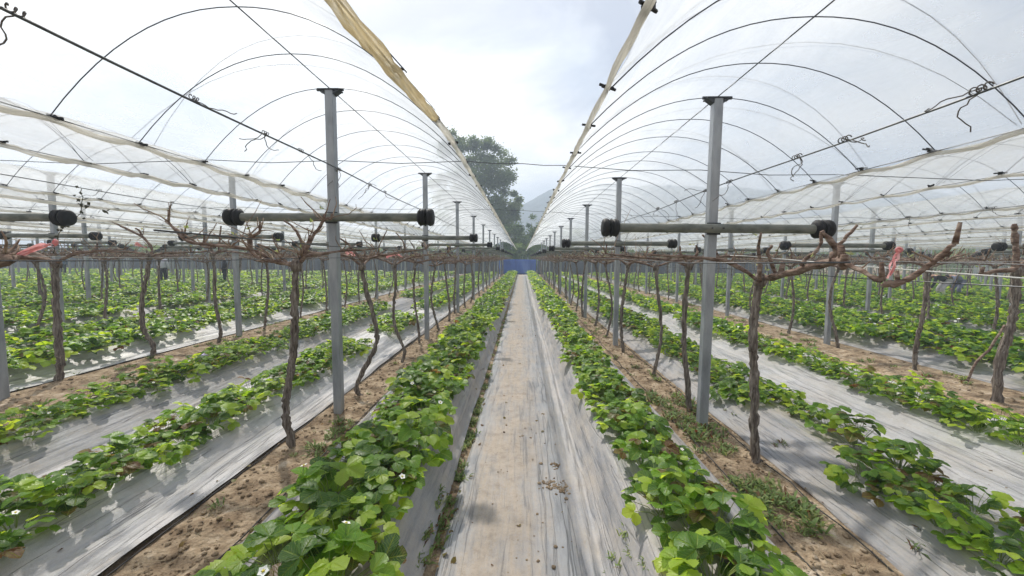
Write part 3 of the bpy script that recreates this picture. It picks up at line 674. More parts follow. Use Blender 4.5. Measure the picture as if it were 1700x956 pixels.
hero('thick grapevine right of the first right post, brown arm reaching forward to the right edge',
     [(1.856, 3.07, -.01), (1.824, 3.07, .343), (1.805, 3.07, .726), (1.781, 3.07, 1.009), (1.79, 3.07, 1.289), (1.813, 3.07, 1.451)],
     [([(1.81, 3.07, 1.44), (1.84, 3.05, 1.465), (1.819, 2.85, 1.496), (1.817, 2.6, 1.549), (1.797, 2.35, 1.60), (1.73, 2.2, 1.60), (1.662, 2.1, 1.578)], .028, .020),
      ([(1.662, 2.1, 1.60), (1.65, 2.0, 1.56), (1.665, 1.88, 1.51)], .014, .011),
      ([(1.66, 1.87, 1.497), (1.70, 1.84, 1.50), (1.735, 1.82, 1.53), (1.79, 1.78, 1.60), (1.841, 1.75, 1.676)], .017, .010),
      ([(1.80, 3.07, 1.42), (1.766, 3.0, 1.50), (1.761, 3.0, 1.584), (1.746, 3.0, 1.704)], .018, .010),
      ([(1.81, 3.07, 1.44), (1.6, 3.1, 1.58), (1.35, 3.15, 1.62), (1.0, 3.2, 1.64)], .018, .010)],
     [([(1.84, 2.92, 1.49), (1.78, 2.9, 1.60), (1.758, 2.9, 1.653), (1.784, 2.9, 1.709)], .015, .010),
      ([(1.822, 2.3, 1.557), (1.779, 2.3, 1.645), (1.734, 2.3, 1.722), (1.685, 2.3, 1.766)], .020, .011),
      ([(1.777, 2.3, 1.68), (1.83, 2.3, 1.74), (1.878, 2.3, 1.80)], .011, .009),
      ([(1.781, 2.6, 1.576), (1.84, 2.6, 1.63), (1.896, 2.6, 1.684), (1.904, 2.6, 1.788)], .013, .008),
      ([(1.79, 1.78, 1.60), (1.825, 1.77, 1.625), (1.84, 1.76, 1.64)], .008, .006)], .032, 0)
hero('straight grapevine trunk just left of the first right post',
     [(1.776, 4.12, -.01), (1.728, 4.12, .417), (1.682, 4.12, .799), (1.686, 4.12, 1.176), (1.703, 4.12, 1.548)],
     [([(1.70, 4.12, 1.54), (1.5, 4.1, 1.6), (1.2, 4.1, 1.62), (.85, 4.1, 1.66)], .018, .009), ([(1.7, 4.12, 1.54), (1.9, 4.1, 1.62), (2.2, 4.1, 1.64), (2.55, 4.1, 1.62)], .018, .009)],
     [([(1.70, 4.1, 1.54), (1.62, 4.1, 1.66), (1.60, 4.1, 1.74)], .011, .008), ([(2.0, 4.1, 1.62), (1.92, 4.1, 1.76), (1.8, 4.05, 1.85)], .014, .010), ([(1.70, 4.1, 1.56), (1.78, 4.1, 1.66), (1.76, 4.1, 1.75)], .011, .008)], .029)
hero('grapevine leaning right, third from the camera in the first row on the right',
     [(1.801, 5.4, -.01), (1.886, 5.4, .38), (1.899, 5.4, .712), (1.834, 5.4, 1.204), (1.791, 5.4, 1.50)],
     [([(1.79, 5.4, 1.5), (1.5, 5.4, 1.58), (1.2, 5.35, 1.62), (.9, 5.35, 1.63)], .017, .009), ([(1.79, 5.4, 1.5), (2.1, 5.4, 1.6), (2.4, 5.4, 1.62), (2.7, 5.4, 1.65)], .017, .009)], [], .023)
hero('old grapevine with a thick dark head at the right edge of the photo',
     [(5.398, 4.54, -.01), (5.385, 4.54, .485), (5.464, 4.54, .897), (5.484, 4.54, 1.235), (5.477, 4.54, 1.50)],
     [([(5.48, 4.54, 1.54), (5.405, 4.54, 1.515), (5.226, 4.54, 1.495), (5.087, 4.54, 1.46)], .032, .018), ([(5.48, 4.54, 1.5), (5.6, 4.54, 1.62), (5.8, 4.5, 1.66), (6.1, 4.5, 1.64)], .045, .024),
      ([(5.47, 4.54, 1.5), (5.45, 4.54, 1.65), (5.43, 4.54, 1.80), (5.40, 4.54, 1.97)], .034, .024)],
     [([(5.40, 4.54, .9), (5.2, 4.5, .62), (5.02, 4.45, .5), (4.95, 4.45, .28)], .014, .01)], .042, 0)
hero('straight dark grapevine trunk in front of the post at the left edge of the photo',
     [(-5.85, 4.78, -.01), (-5.805, 4.78, .27), (-5.807, 4.78, .73), (-5.794, 4.78, 1.184), (-5.765, 4.78, 1.50)],
     [([(-5.76, 4.78, 1.5), (-5.5, 4.75, 1.62), (-5.2, 4.75, 1.66), (-4.8, 4.7, 1.68)], .026, .012), ([(-5.76, 4.78, 1.5), (-6.0, 4.75, 1.62), (-6.4, 4.75, 1.66), (-6.7, 4.7, 1.68)], .03, .014)], [], .04)
hero('grapevine with an S-shaped trunk, second from the left edge, cut stubs above its head',
     [(-5.743, 5.92, -.01), (-5.683, 5.92, .21), (-5.828, 5.92, .491), (-5.82, 5.92, .911), (-5.707, 5.92, 1.374), (-5.66, 5.92, 1.6)],
     [([(-5.66, 5.92, 1.6), (-5.62, 5.92, 1.72), (-5.766, 5.92, 1.90), (-6.085, 5.92, 2.054)], .022, .015), ([(-5.66, 5.92, 1.6), (-5.4, 5.9, 1.65), (-5.0, 5.9, 1.66), (-4.7, 5.85, 1.68)], .022, .012),
      ([(-5.66, 5.92, 1.6), (-5.9, 5.9, 1.66), (-6.3, 5.9, 1.66)], .02, .012)], [([(-5.74, 5.92, 1.88), (-5.80, 5.92, 1.99), (-5.85, 5.92, 2.02)], .016, .012)], .034)
hero('grapevine whose long stubby canes point up to the left, beside the second left row',
     [(-5.61, 7.12, -.01), (-5.554, 7.12, .226), (-5.618, 7.12, .785), (-5.619, 7.12, 1.447), (-5.64, 7.12, 1.65)],
     [([(-5.64, 7.12, 1.65), (-5.66, 7.12, 1.753), (-5.825, 7.12, 1.80), (-6.203, 7.12, 2.044), (-6.472, 7.12, 2.227)], .024, .015), ([(-5.64, 7.12, 1.65), (-5.4, 7.1, 1.7), (-5.0, 7.1, 1.66), (-4.7, 7.1, 1.65)], .024, .012)],
     [([(-5.52, 7.12, 1.70), (-5.49, 7.12, 1.90), (-5.451, 7.12, 2.156)], .018, .014)], .03)
g = G(); rd = random.Random(5); sh = smooth_path([(-5.76, 4.75, 1.62), (-5.62, 4.74, 1.9), (-5.35, 4.72, 2.12), (-5.28, 4.7, 2.4)], 5, .01, rd); g.tube(sh, .004, 4)
for q in sh[4:] + [Vector((-5.2, 4.7, 2.2)), Vector((-5.05, 4.7, 2.15)), Vector((-4.95, 4.7, 2.12)), Vector((-5.32, 4.7, 2.28))]:
    for _ in range(2):
        c = q + Vector((rd.uniform(-.05, .05), rd.uniform(-.05, .05), rd.uniform(-.05, .03))); a = Vector((rd.uniform(-1, 1), rd.uniform(-1, 1), rd.uniform(-1, 1))).normalized() * rd.uniform(.018, .036); b = a.orthogonal().normalized() * rd.uniform(.012, .024)
        g.add([c - a, c - b * .8, c + a * .2 - b, c + a, c + b, c - a * .3 + b * .9], [(0, 1, 2, 3, 4, 5)], .1)
g.tube([(-5.35, 4.72, 2.12), (-5.2, 4.7, 2.2), (-5.05, 4.7, 2.15), (-4.92, 4.7, 2.13)], .002, 3)
LV = [o for o in bpy.data.objects if str(o.get('label', '')).startswith('straight dark grapevine')][0]; part('leafy_shoot', g.mesh('leafy_shoot', [M['dry']], False), LV)
root = obj('grapevine', None); g1, g2, g3, g4 = G(), G(), G(), G()
limb(g1, [(-2.02, 1.22, -.05), (-2.05, 1.22, .5), (-2.0, 1.22, 1.0), (-1.98, 1.24, 1.5)], .04, .036, rg)
limb(g2, [(-1.98, 1.24, 1.5), (-1.96, 1.34, 1.575), (-1.97, 1.42, 1.585), (-1.99, 1.49, 1.58)], .034, .024, rg, sides=9, jit=.25)
limb(g2, [(-1.99, 1.48, 1.58), (-2.05, 1.58, 1.59), (-2.07, 1.68, 1.58)], .018, .010, rg); twigs(g3, (-1.98, 1.48, 1.60), rg, 5, .10); twigs(g3, (-1.97, 1.40, 1.60), rg, 5, .10)
limb(g2, [(-1.97, 1.42, 1.60), (-1.99, 1.42, 1.68), (-1.95, 1.42, 1.735)], .012, .009, rg)
build_vine((g1, g2, g3, g4), root); tag(root, 'thick dark grapevine head tied with pink ribbon at the left edge of the photo', 'grapevine', VG)

spots = []
for side, rows in (('left', POSTS_L), ('right', POSTS_R)):
    for ri, x in enumerate(rows):
        y = {('left', 0): 7.35, ('right', 0): 6.75, ('left', 1): 8.45, ('right', 1): 5.9}.get((side, ri), 2.2 + .4 * (ri % 3)); c = {('left', 0): 3, ('right', 0): 3, ('left', 1): 3, ('right', 1): 1}.get((side, ri), 0)
        while y < Y_END - .5:
            xx = x + R.uniform(-.08, .08)
            if in_view(xx, y, .8):
                c += 1; spots.append((math.hypot(xx, y), xx, y, side, ri, c))
            y += 1.36 + R.uniform(-.12, .12)
spots.sort()
vp = []
for i in range(10):
    root = obj('grapevine', None); rv = random.Random(100 + i); build_vine(rand_vine(rv), root); vp.append(root)
first = [True] * 10
NMAX = 288
for n, (d, x, y, side, ri, c) in enumerate(spots[:NMAX]):
    k = n % 10
    if first[k]: o = vp[k]; first[k] = False
    else: o = copy_tree(vp[k])
    o.location = (x, y, 0); o.rotation_euler = (0, 0, R.choice((0, math.pi)) + R.uniform(-.3, .3)); o.scale = (1, 1, R.uniform(.97, 1.03))
    tag(o, f"bare grapevine, {ordn(c)} from the camera in vine row {['one','two','three','four','five','six','seven','eight','nine','ten','eleven','twelve','thirteen'][ri]} on the {side}", 'grapevine', VG)
vfar = []
for i in range(5):
    rv = random.Random(300 + i); a = rand_vine(rv, 1); g = G()
    for b_, mi in ((a[0], 0), (a[1], 1), (a[2], 1)): 
        base = g.n; g.v += b_.v; g.n += b_.n; g.f += [tuple(base + q for q in f) for f in b_.f]; g.t += b_.t; g.m += [mi] * len(b_.f)
    vfar.append(g.arrays())
rest = [(R.randrange(5), mat4(x, y, 0, R.choice((0, math.pi)) + R.uniform(-.3, .3), 1), 0) for d, x, y, *_ in spots[NMAX:]]
if rest: tag(obj('distant_vines', merge('distant_vines', vfar, rest, [M['bark'], M['cane']])), kind='stuff')

# ------------------------------------------------------------------ ribbons
def ribbon(label, P, w, rgi):
    rr = random.Random(rgi); g = G()
    for k in range(3):
        Q = smooth_path([Vector(p) + Vector((rr.uniform(-.01, .01), rr.uniform(-.01, .01), rr.uniform(-.015, .015) * k)) for p in P], 5)
        V = []; n = len(Q)
        for i, q in enumerate(Q):
            t = (Q[min(i + 1, n - 1)] - Q[max(i - 1, 0)]).normalized(); s = t.orthogonal().normalized(); b = t.cross(s); a = .5 * i + k
            o = (s * math.cos(a * .4) + b * math.sin(a * .4)) * w * (.5 + .5 * i / n) * rr.uniform(.8, 1.2)
            V += [q - o, q + t.cross(o) * .3, q + o]
        g.add(V, [(i * 3 + j, i * 3 + j + 1, i * 3 + j + 4, i * 3 + j + 3) for i in range(n - 1) for j in (0, 1)], rr.uniform(.3, .9))
    p = Vector(P[0]); g.tube([p + Vector((.010 * math.cos(a), .008 * math.sin(a * .5), .010 * math.sin(a))) for a in np.arange(0, 7, .5)], .006, 4, tint=.4)
    tag(obj('ribbon', g.mesh('ribbon', [M['ribbon']])), label, 'ribbon', 'pink marking ribbons')
ribbon('bright pink ribbon tied to the thick branch at the left edge', [(-1.955, 1.62, 1.655), (-1.99, 1.6, 1.635), (-2.04, 1.58, 1.61), (-2.08, 1.55, 1.585)], .010, 1)
ribbon('coral ribbon hanging from the brown branch near the right edge', [(1.80, 1.95, 1.655), (1.79, 1.95, 1.62), (1.755, 1.93, 1.575), (1.745, 1.93, 1.53)], .008, 2)
ribbon('small pink ribbon on the head of the S-shaped left vine', [(-5.64, 5.85, 1.73), (-5.7, 5.84, 1.75), (-5.8, 5.84, 1.78)], .03, 3)
ribbon('faded pink ribbon just behind the first left post', [(-2.05, 4.6, 1.66), (-2.0, 4.58, 1.68), (-1.93, 4.55, 1.63)], .02, 4)
ribbon('faded pink ribbon beside the second left post', [(-2.5, 7.3, 1.62), (-2.35, 7.3, 1.68), (-2.2, 7.3, 1.62)], .03, 5)

# ------------------------------------------------------------------ strawberry plants
def leaflet(g, base, d, nrm, L, Wd, n, cup, droop, tint):
    s = d.cross(nrm).normalized(); V = []; q = base.copy(); dd = d.copy()
    for i in range(n + 1):
        t = i / n
        w = Wd * (math.sin(math.pi * min(1, (t * .86 + .05)) ** 1.12)) ** .72 * (1 if i not in (0, n) else .25)
        if n >= 7 and 0 < i < n: w *= 1.10 if i % 2 else .88
        m = q + nrm * (-cup * 0)
        V += [m - s * w + nrm * w * cup, m, m + s * w + nrm * w * cup]
        g.uv += [(1, t, 1), (0, t, 1), (1, t, 1)]
        dd = (dd - nrm * droop / n).normalized(); q = q + dd * L / n
    g.add(V, [(i * 3 + j, i * 3 + j + 1, i * 3 + j + 4, i * 3 + j + 3) for i in range(n) for j in (0, 1)], tint)
def strawberry(rg, leaves, n, Ls=1.0, spread=.17, H=.17, stems=True, tl=(.15, .95)):
    gl, gs = G(), G()
    for i in range(leaves):
        az = i * 2.399 + rg.uniform(-.4, .4); rr = spread * math.sqrt(rg.uniform(.02, 1)) * 1.1; h = H * (1.08 - .62 * (rr / spread) ** 2) * rg.uniform(.7, 1.2)
        tip = Vector((math.cos(az) * rr, math.sin(az) * rr, max(h, .025))); base = Vector((math.cos(az) * .015, math.sin(az) * .015, 0))
        out = Vector((math.cos(az), math.sin(az), 0))
        if stems: gs.tube([base, base.lerp(tip, .5) + Vector((0, 0, .02)), tip], [.0022, .002, .0015], 3, cap=False)
        tint = rg.uniform(*tl) ** 1.2; tint = .03 if rg.random() < .012 else tint
        d = (out * rg.uniform(.6, 1) + Vector((rg.uniform(-.4, .4), rg.uniform(-.4, .4), rg.uniform(-.15, .35)))).normalized()
        nr = (Vector((0, 0, 1)) + Vector((rg.uniform(-.45, .45), rg.uniform(-.45, .45), 0)) + out * rg.uniform(-.2, .4)); nr = (nr - d * nr.dot(d)).normalized()
        L = rg.uniform(.050, .080) * Ls
        for a, k in ((0, 1.05), (1.25, .95), (-1.25, .95)):
            c, s_ = math.cos(a), math.sin(a); e = (d * c + d.cross(nr) * s_).normalized()
            leaflet(gl, tip + e * .004, (e - nr * .1).normalized(), nr, L * k, L * .42 * k, n, rg.uniform(.1, .45), rg.uniform(.1, .8), min(1, tint + rg.uniform(-.05, .05)))
    return gl, gs
def flower_bag(rg, at):
    g = G(); c = Vector(at); nr = Vector((rg.uniform(-.4, .4), -.5, 1)).normalized(); s = nr.orthogonal().normalized(); t = nr.cross(s)
    for k in range(5):
        a = k * 1.2566; d = s * math.cos(a) + t * math.sin(a); e = nr.cross(d)
        g.add([c + d * .003, c + d * .009 + e * .008 + nr * .002, c + d * .017 + nr * .003, c + d * .009 - e * .008 + nr * .002], [(0, 1, 2, 3)], mi=0)
    g.tube([c, c + nr * .004], [.005, .0035], 6, mi=1); g.tube([c - Vector((0, 0, .07)), c], .0014, 3, mi=2)
    return g
sp_protos = []
for i in range(16):
    rs = random.Random(500 + i); gl, gs = strawberry(rs, rs.randint(20, 30), 9, rs.uniform(.95, 1.2), rs.uniform(.13, .20), rs.uniform(.13, .22))
    root = obj('strawberry_plant', None); part('foliage', gl.mesh('foliage', [M['leaf']]), root); part('stems', gs.mesh('stems', [M['stem']]), root)
    if i % 5 == 0: part('flower', flower_bag(rs, (rs.uniform(-.1, .1), -.12, .17)).mesh('flower', [M['petal'], M['flower_eye'], M['stem']]), root)
    sp_protos.append(root)
BN = {0: 'bed left of the path', 1: 'bed right of the path', 2: 'second bed left of the path', 3: 'third bed left of the path', 4: 'second bed right of the path', 5: 'third bed right of the path'}
cand = []
for bi, b in enumerate(BEDS):
    y = .75 + R.uniform(0, .2); k = 0
    wide = .13 if bi == 0 else .085 if bi == 1 else .15
    while y < Y_END - .7:
        k += 1; x = b + (wide if k % 2 else -wide) + R.uniform(-.06, .06)
        if bi == 0: x -= .02
        if in_view(x, y, 1.0):
            gap = vnoise(x * .5 + bi * 5, y * .6, 9)
            keep = gap > (.03, .27, .22, .20, .26, .26, .14)[min(bi, 6)]
            if keep: cand.append((math.hypot(x, y) * (1 if bi < 6 else 1.05), x, y, bi))
        y += (.118 if bi < 2 else .125 if bi < 6 else .095) * R.uniform(.8, 1.25)
cand.sort()
NP_IND = 300; chosen = cand[:NP_IND]; restp = cand[NP_IND:]
chosen.sort(key=lambda c: c[2]); cnt = {}; fl = [True] * 16
for i, (d, x, y, bi) in enumerate(chosen):
    k = R.randrange(16)
    if fl[k]: o = sp_protos[k]; fl[k] = False
    else: o = copy_tree(sp_protos[k])
    cnt[bi] = cnt.get(bi, 0) + 1
    sc = R.uniform(.9, 1.25) if bi == 0 else R.uniform(.72, 1.08)
    o.location = (x, y, gz(x, y) + .008); o.rotation_euler = (R.uniform(-.12, .12), R.uniform(-.12, .12), R.uniform(0, 6.28)); o.scale = (sc, sc, sc * R.uniform(.9, 1.1))
    nm = BN.get(bi, 'bed beyond the second vine row ' + ('left' if BEDS[bi] < 0 else 'right'))
    tag(o, f"leafy strawberry plant, {ordn(cnt[bi])} from the camera in the {nm}", 'strawberry plant', 'strawberry plants along the beds')
for k in range(16):
    if fl[k]: bpy.data.objects.remove(sp_protos[k])
mid, lo = [], []
for i in range(6):
    rs = random.Random(700 + i); a = strawberry(rs, 24, 4, 1.15, .19, .17, False)[0]; mid.append(a.arrays())
    rs = random.Random(800 + i); a = strawberry(rs, 14, 2, 1.6, .21, .19, False)[0]; lo.append(a.arrays())
for i in range(3):
    g = G()
    for _ in range(2): 
        fb = flower_bag(R, (R.uniform(-.15, .15), R.uniform(-.15, .15), R.uniform(.14, .2))); b0 = g.n; g.v += fb.v; g.n += fb.n; g.f += [tuple(b0 + q for q in f) for f in fb.f]; g.t += fb.t; g.m += [min(m + 1, 1) for m in fb.m]
    mid.append(g.arrays())
inst = []
for d, x, y, bi in restp:
    b = BEDS[bi]; z = gz(x, y) + .005
    if bi > 5: x += R.uniform(-.3, .3)
    if y < 17: inst.append((R.randrange(6), mat4(x, y, z, R.uniform(0, 6.28), R.uniform(.9, 1.3)), R.uniform(-.08, .08)))
    else: inst.append((9 + R.randrange(6), mat4(x, y, z, R.uniform(0, 6.28), R.uniform(.9, 1.25)), R.uniform(-.08, .08)))
    if y < 14 and R.random() < .13: inst.append((6 + R.randrange(3), mat4(x, y, z, R.uniform(0, 6.28), R.uniform(1, 1.6)), 0))
tag(obj('strawberry_rows', merge('strawberry_rows', mid + lo, inst, [M['leaf'], M['petal']])), kind='stuff')

# ------------------------------------------------------------------ weeds, clods, litter
g = G(); tufts = []
for i in range(5):
    rs = random.Random(900 + i); g = G()
    for _ in range(34):
        az = rs.uniform(0, 6.28); L = rs.uniform(.03, .11); d = Vector((math.cos(az), math.sin(az), rs.uniform(.3, 1.6))).normalized(); b = Vector((rs.uniform(-.05, .05), rs.uniform(-.05, .05), 0)); s = Vector((-math.sin(az), math.cos(az), 0)) * rs.uniform(.002, .006)
        q1 = b + d * L * .55; q2 = b + d * L + Vector((0, 0, -L * .25)); tn = rs.uniform(.1, 1)
        g.add([b - s, b + s, q1 + s * 1.6, q1 - s * 1.6, q2], [(0, 1, 2, 3), (3, 2, 4)], tn)
    tufts.append(g.arrays())
inst = []
def weed_patch(x0, x1, y0, y1, n, sc=(.6, 1.4), dt=0):
    for _ in range(n):
        x, y = R.uniform(x0, x1), R.uniform(y0, y1); inst.append((R.randrange(5), mat4(x, y, gz(x, y) + .004, R.uniform(0, 6.28), R.uniform(*sc)), dt + R.uniform(-.15, .1)))
weed_patch(-.50, -.42, 2.6, 4.4, 40, (.45, .9), .1); weed_patch(-.54, -.46, 1.9, 2.5, 22, (.5, .9), -.05); weed_patch(-.5, -.42, 4.4, 12, 45, (.4, .8))
weed_patch(-1.8, -1.5, 3.0, 3.7, 18, (.5, 1), -.1); weed_patch(-1.95, -1.5, 2, 30, 70, (.3, .8), -.1)
weed_patch(1.5, 1.85, 2.25, 2.8, 42, (.5, 1.1)); weed_patch(1.45, 1.9, 3.2, 4.6, 60, (.5, 1.3), -.15); weed_patch(1.45, 1.9, 4.6, 30, 120, (.4, 1.0), -.1)
weed_patch(.45, .6, 1.6, 2.2, 6, (.4, .7), .1); weed_patch(-6.0, -5.0, 4, 25, 120, (.5, 1.1), -.1); weed_patch(5.0, 6.1, 4, 30, 160, (.5, 1.4), -.05)
weed_patch(8.6, 10, 8, 34, 120, (.5, 1.2)); weed_patch(2.1, 2.3, 1.9, 4, 12, (.4, .8), -.2)
tag(obj('weeds', merge('weeds', tufts, inst, [M['weed']])), kind='stuff')

clods = []
for i in range(6):
    rs = random.Random(950 + i); g = G(); pts = []
    n, m = 5, 7
    for a in range(n + 1):
        for b in range(m):
            th = math.pi * a / n; ph = 2 * math.pi * b / m; r = rs.uniform(.75, 1.15)
            pts.append((r * math.sin(th) * math.cos(ph), r * math.sin(th) * math.sin(ph), .65 * r * math.cos(th)))
    g.add(pts, [(a * m + b, a * m + (b + 1) % m, (a + 1) * m + (b + 1) % m, (a + 1) * m + b) for a in range(n) for b in range(m)]); clods.append(g.arrays())
inst = []
for (a, b) in [(-2.0, -1.56), (1.46, 1.93)]:
    for _ in range(1900):
        y = 1.4 + 11 * R.random() ** 1.7; x = R.uniform(a, b); s = .004 + .016 * R.random() ** 3; inst.append((R.randrange(6), mat4(x, y, gz(x, y) + s * .2, R.uniform(0, 6.3), s), 0))
for (a, b) in [(-5.8, -5.05), (5.0, 6.0)]:
    for _ in range(300):
        y = 3.5 + 11 * R.random() ** 1.5; x = R.uniform(a, b); s = .008 + .02 * R.random() ** 2; inst.append((R.randrange(6), mat4(x, y, gz(x, y) + s * .2, R.uniform(0, 6.3), s), 0))
for cx, cy_, n, sp_ in [(.30, 2.65, 90, .035), (.20, 2.70, 50, .03), (.27, 2.95, 40, .022), (.02, 3.4, 10, .15), (.2, 2.1, 14, .12), (-1.96 - .25, 2.25, 16, .05), (3.55, 2.9, 34, .12), (3.35, 2.75, 20, .1)]:
    for _ in range(n):
        x, y = R.gauss(cx, sp_), R.gauss(cy_, sp_ * 1.3); s = .003 + .012 * R.random() ** 2; inst.append((R.randrange(6), mat4(x, y, gz(x, y) + .016 + s * .3, R.uniform(0, 6.3), s), 0))
for _ in range(420):
    x, y = R.uniform(-.4, 1.3), 1.5 + 9 * R.random() ** 1.5; s = .002 + .004 * R.random() ** 2; inst.append((R.randrange(6), mat4(x, y, gz(x, y) + .018, R.uniform(0, 6.3), s), 0))
tag(obj('soil_clods', merge('soil_clods', clods, inst, [M['soil']])), kind='stuff')
lit = []
for i in range(4):
    rs = random.Random(970 + i); g = G(); d = Vector((1, 0, .1)).normalized(); leaflet(g, Vector((0, 0, 0)), d, Vector((-.1, 0, 1)).normalized(), .03, .013, 4, rs.uniform(-.3, .6), rs.uniform(-1, 1.4), 0.0); lit.append(g.arrays())
inst = []
for _ in range(520):
    x, y = R.choice([R.uniform(-2.05, -1.4), R.uniform(1.4, 2.0), R.uniform(-.45, .6), R.uniform(-.55, -.4), R.uniform(2.0, 4.2), R.uniform(-3.6, -2.1)]), 1.6 + 9 * R.random() ** 1.6
    inst.append((R.randrange(4), mat4(x, y, gz(x, y) + .02, R.uniform(0, 6.3), R.uniform(.5, 1.4)), R.uniform(0, .08)))
st = []
for i in range(4):
    rs = random.Random(990 + i); g = G(); a = [(0, 0, .002), (.03, rs.uniform(-.01, .01), .006), (.07, rs.uniform(-.02, .02), .004)]; g.tube(a, .0011, 3, tint=rs.uniform(.75, 1)); st.append(g.arrays())
sin_ = []
for _ in range(700):
    x, y = R.choice([R.uniform(-2.0, -1.56), R.uniform(1.45, 1.95), R.uniform(1.45, 1.95), R.uniform(-5.8, -5), R.uniform(5, 6)]), 1.6 + 10 * R.random() ** 1.5
    sin_.append((R.randrange(4), mat4(x, y, gz(x, y) + .006, R.uniform(0, 6.3), R.uniform(.5, 1.6)), 0))
tag(obj('straw', merge('straw', st, sin_, [M['straw']])), kind='stuff')
tag(obj('dead_leaves', merge('dead_leaves', lit, inst, [M['weed']])), kind='stuff')

g = G(); g.add(pts and [(.09 * a * R.uniform(.6, 1.2), .07 * b * R.uniform(.6, 1.2), .04 + .05 * c * R.uniform(.6, 1.1)) for a, b, c in [(p[0], p[1], p[2]) for p in clods[0][0]]], [(a * 7 + b, a * 7 + (b + 1) % 7, (a + 1) * 7 + (b + 1) % 7, (a + 1) * 7 + b) for a in range(5) for b in range(7)])
tag(obj('plastic_bag', g.mesh('plastic_bag', [noise_mat('purple_plastic', [(.10, .07, .22), (.22, .18, .40)], ns=12, rough=.4)], False), None, (-5.0, 6.0, .03)), 'small crumpled purple plastic bag on the ground beyond the third left bed', 'bag')
for lb, x, y0, s in [('black drip hose along the left soil strip, against the pale film', -2.04, 1.2, 1), ('black drip hose along the inner edge of the left soil strip', -1.57, 1.2, 2),
                     ('black drip hose along the inner edge of the right soil strip', 1.50, 1.2, 3), ('black drip hose along the outer edge of the right soil strip', 1.90, 1.2, 4)]:
    g = G(); pts = []
    for y in np.arange(y0, Y_END, .22):
        xx = x + .05 * (float(fbm(np.array([y * .5]), np.array([s * 3.0]), 3, s)[0]) - .45); pts.append((xx, y, max(gz(xx, y), 0) + .014))
    g.tube(pts, .0045, 5); tag(obj('drip_hose', g.mesh('drip_hose', [M['hose']])), lb, 'hose', 'black drip hoses')

# ------------------------------------------------------------------ far end: tarpaulin, netting, trees, hills
def wall_sheet(name, x0, x1, y, z1, mat, label, cat, seed):
    root = obj(name, None, None, (0, 0, 0)); tag(root, label, cat)
    xs = np.arange(x0, x1 + .01, .12); zs = np.linspace(0, z1, 9); X, Z = np.meshgrid(xs, zs)
    Y = y + .10 * fbm(X * 1.5, Z * .8, 3, seed) + .05 * np.sin(X * 3 + Z); Z = Z + (Z > z1 * .95) * .06 * (fbm(X * .8, Z * 0, 2, seed) - .5)
    o = obj('sheet', grid_mesh('sheet', X, Y, Z, [mat]), root); md = o.modifiers.new('s', 'SOLIDIFY'); md.thickness = .01
    for i, x in enumerate(np.arange(x0, x1 + .1, 3.0)):
        g = G(); g.tube([(x, y + .28, -.05), (x, y + .28, z1 + .15)], .035, 6); obj('pole', g.mesh('pole', [M['steel']]), root)
wall_sheet('blue_tarpaulin', -2.4, 1.5, 41.0, 1.55, M['tarp'], 'blue tarpaulin screen closing the far end of the central path', 'tarpaulin', 1)
wall_sheet('netting_screen', -75, -2.5, 41.4, 1.5, M['net'], 'grey netting screen along the far end left of the blue tarpaulin', 'netting', 2)
wall_sheet('netting_screen', 1.6, 26, 41.4, 1.4, M['net'], 'grey netting screen along the far end right of the blue tarpaulin', 'netting', 3)

def make_tree(label, x, y, H, lobes, nleaf, mat, ls, trunk_r, seed, group=None, name='broadleaf_tree'):
    rs = np.random.default_rng(seed); rr = random.Random(seed); root = obj(name, None, None, (x, y, 0)); tag(root, label, 'tree', group)
    g = G(); limb(g, [(0, 0, -.3), (.2, 0, H * .2), (-.2, .1, H * .42), (0, 0, H * .62)], trunk_r, trunk_r * .5, rr, 0, 9, .08)
    for (cx, cy2, cz, rx, rz) in lobes:
        b = Vector((0, 0, H * rr.uniform(.22, .5))); limb(g, [b, b.lerp(Vector((cx, cy2, cz)), .5) + Vector((0, 0, .5)), (cx, cy2, cz)], trunk_r * .38, trunk_r * .1, rr, 0, 6, .08)
    obj('trunk', g.mesh('trunk', [M['trunk']]), root)
    tot = sum(l[3] ** 2 for l in lobes); P = []; T = []
    for (cx, cy2, cz, rx, rz) in lobes:
        nc = max(6, int(26 * rx ** 2 / tot * len(lobes) ** .5 + 6)); 
        for _ in range(nc):
            d = rs.normal(size=3); d /= np.linalg.norm(d); r = rs.uniform(.45, 1.0); c = np.array([cx, cy2, cz]) + d * np.array([rx, rx, rz]) * r; cr = rx * rs.uniform(.16, .36)
            m = int(nleaf * rx ** 2 / tot / nc); q = rs.normal(size=(m, 3)) * cr * .55 * np.array([1, 1, .75]) + c; P.append(q); T.append(np.full(m, rs.uniform(.25, .85)))
    P = np.concatenate(P); T = np.concatenate(T) + rs.uniform(-.15, .15, len(P)); n = len(P)
    a = rs.normal(size=(n, 3)); a /= np.linalg.norm(a, axis=1)[:, None]; b = np.cross(a, rs.normal(size=(n, 3))); b /= np.linalg.norm(b, axis=1)[:, None]
    s = ls * rs.uniform(.6, 1.4, (n, 1)); V = np.stack([P - a * s, P + b * s * .55, P + a * s, P - b * s * .55], 1).reshape(-1, 3)
    me = mesh_arrays('crown', V, np.arange(4 * n), np.full(n, 4), np.clip(T, .16, 1), None, [mat], False); obj('crown', me, root)
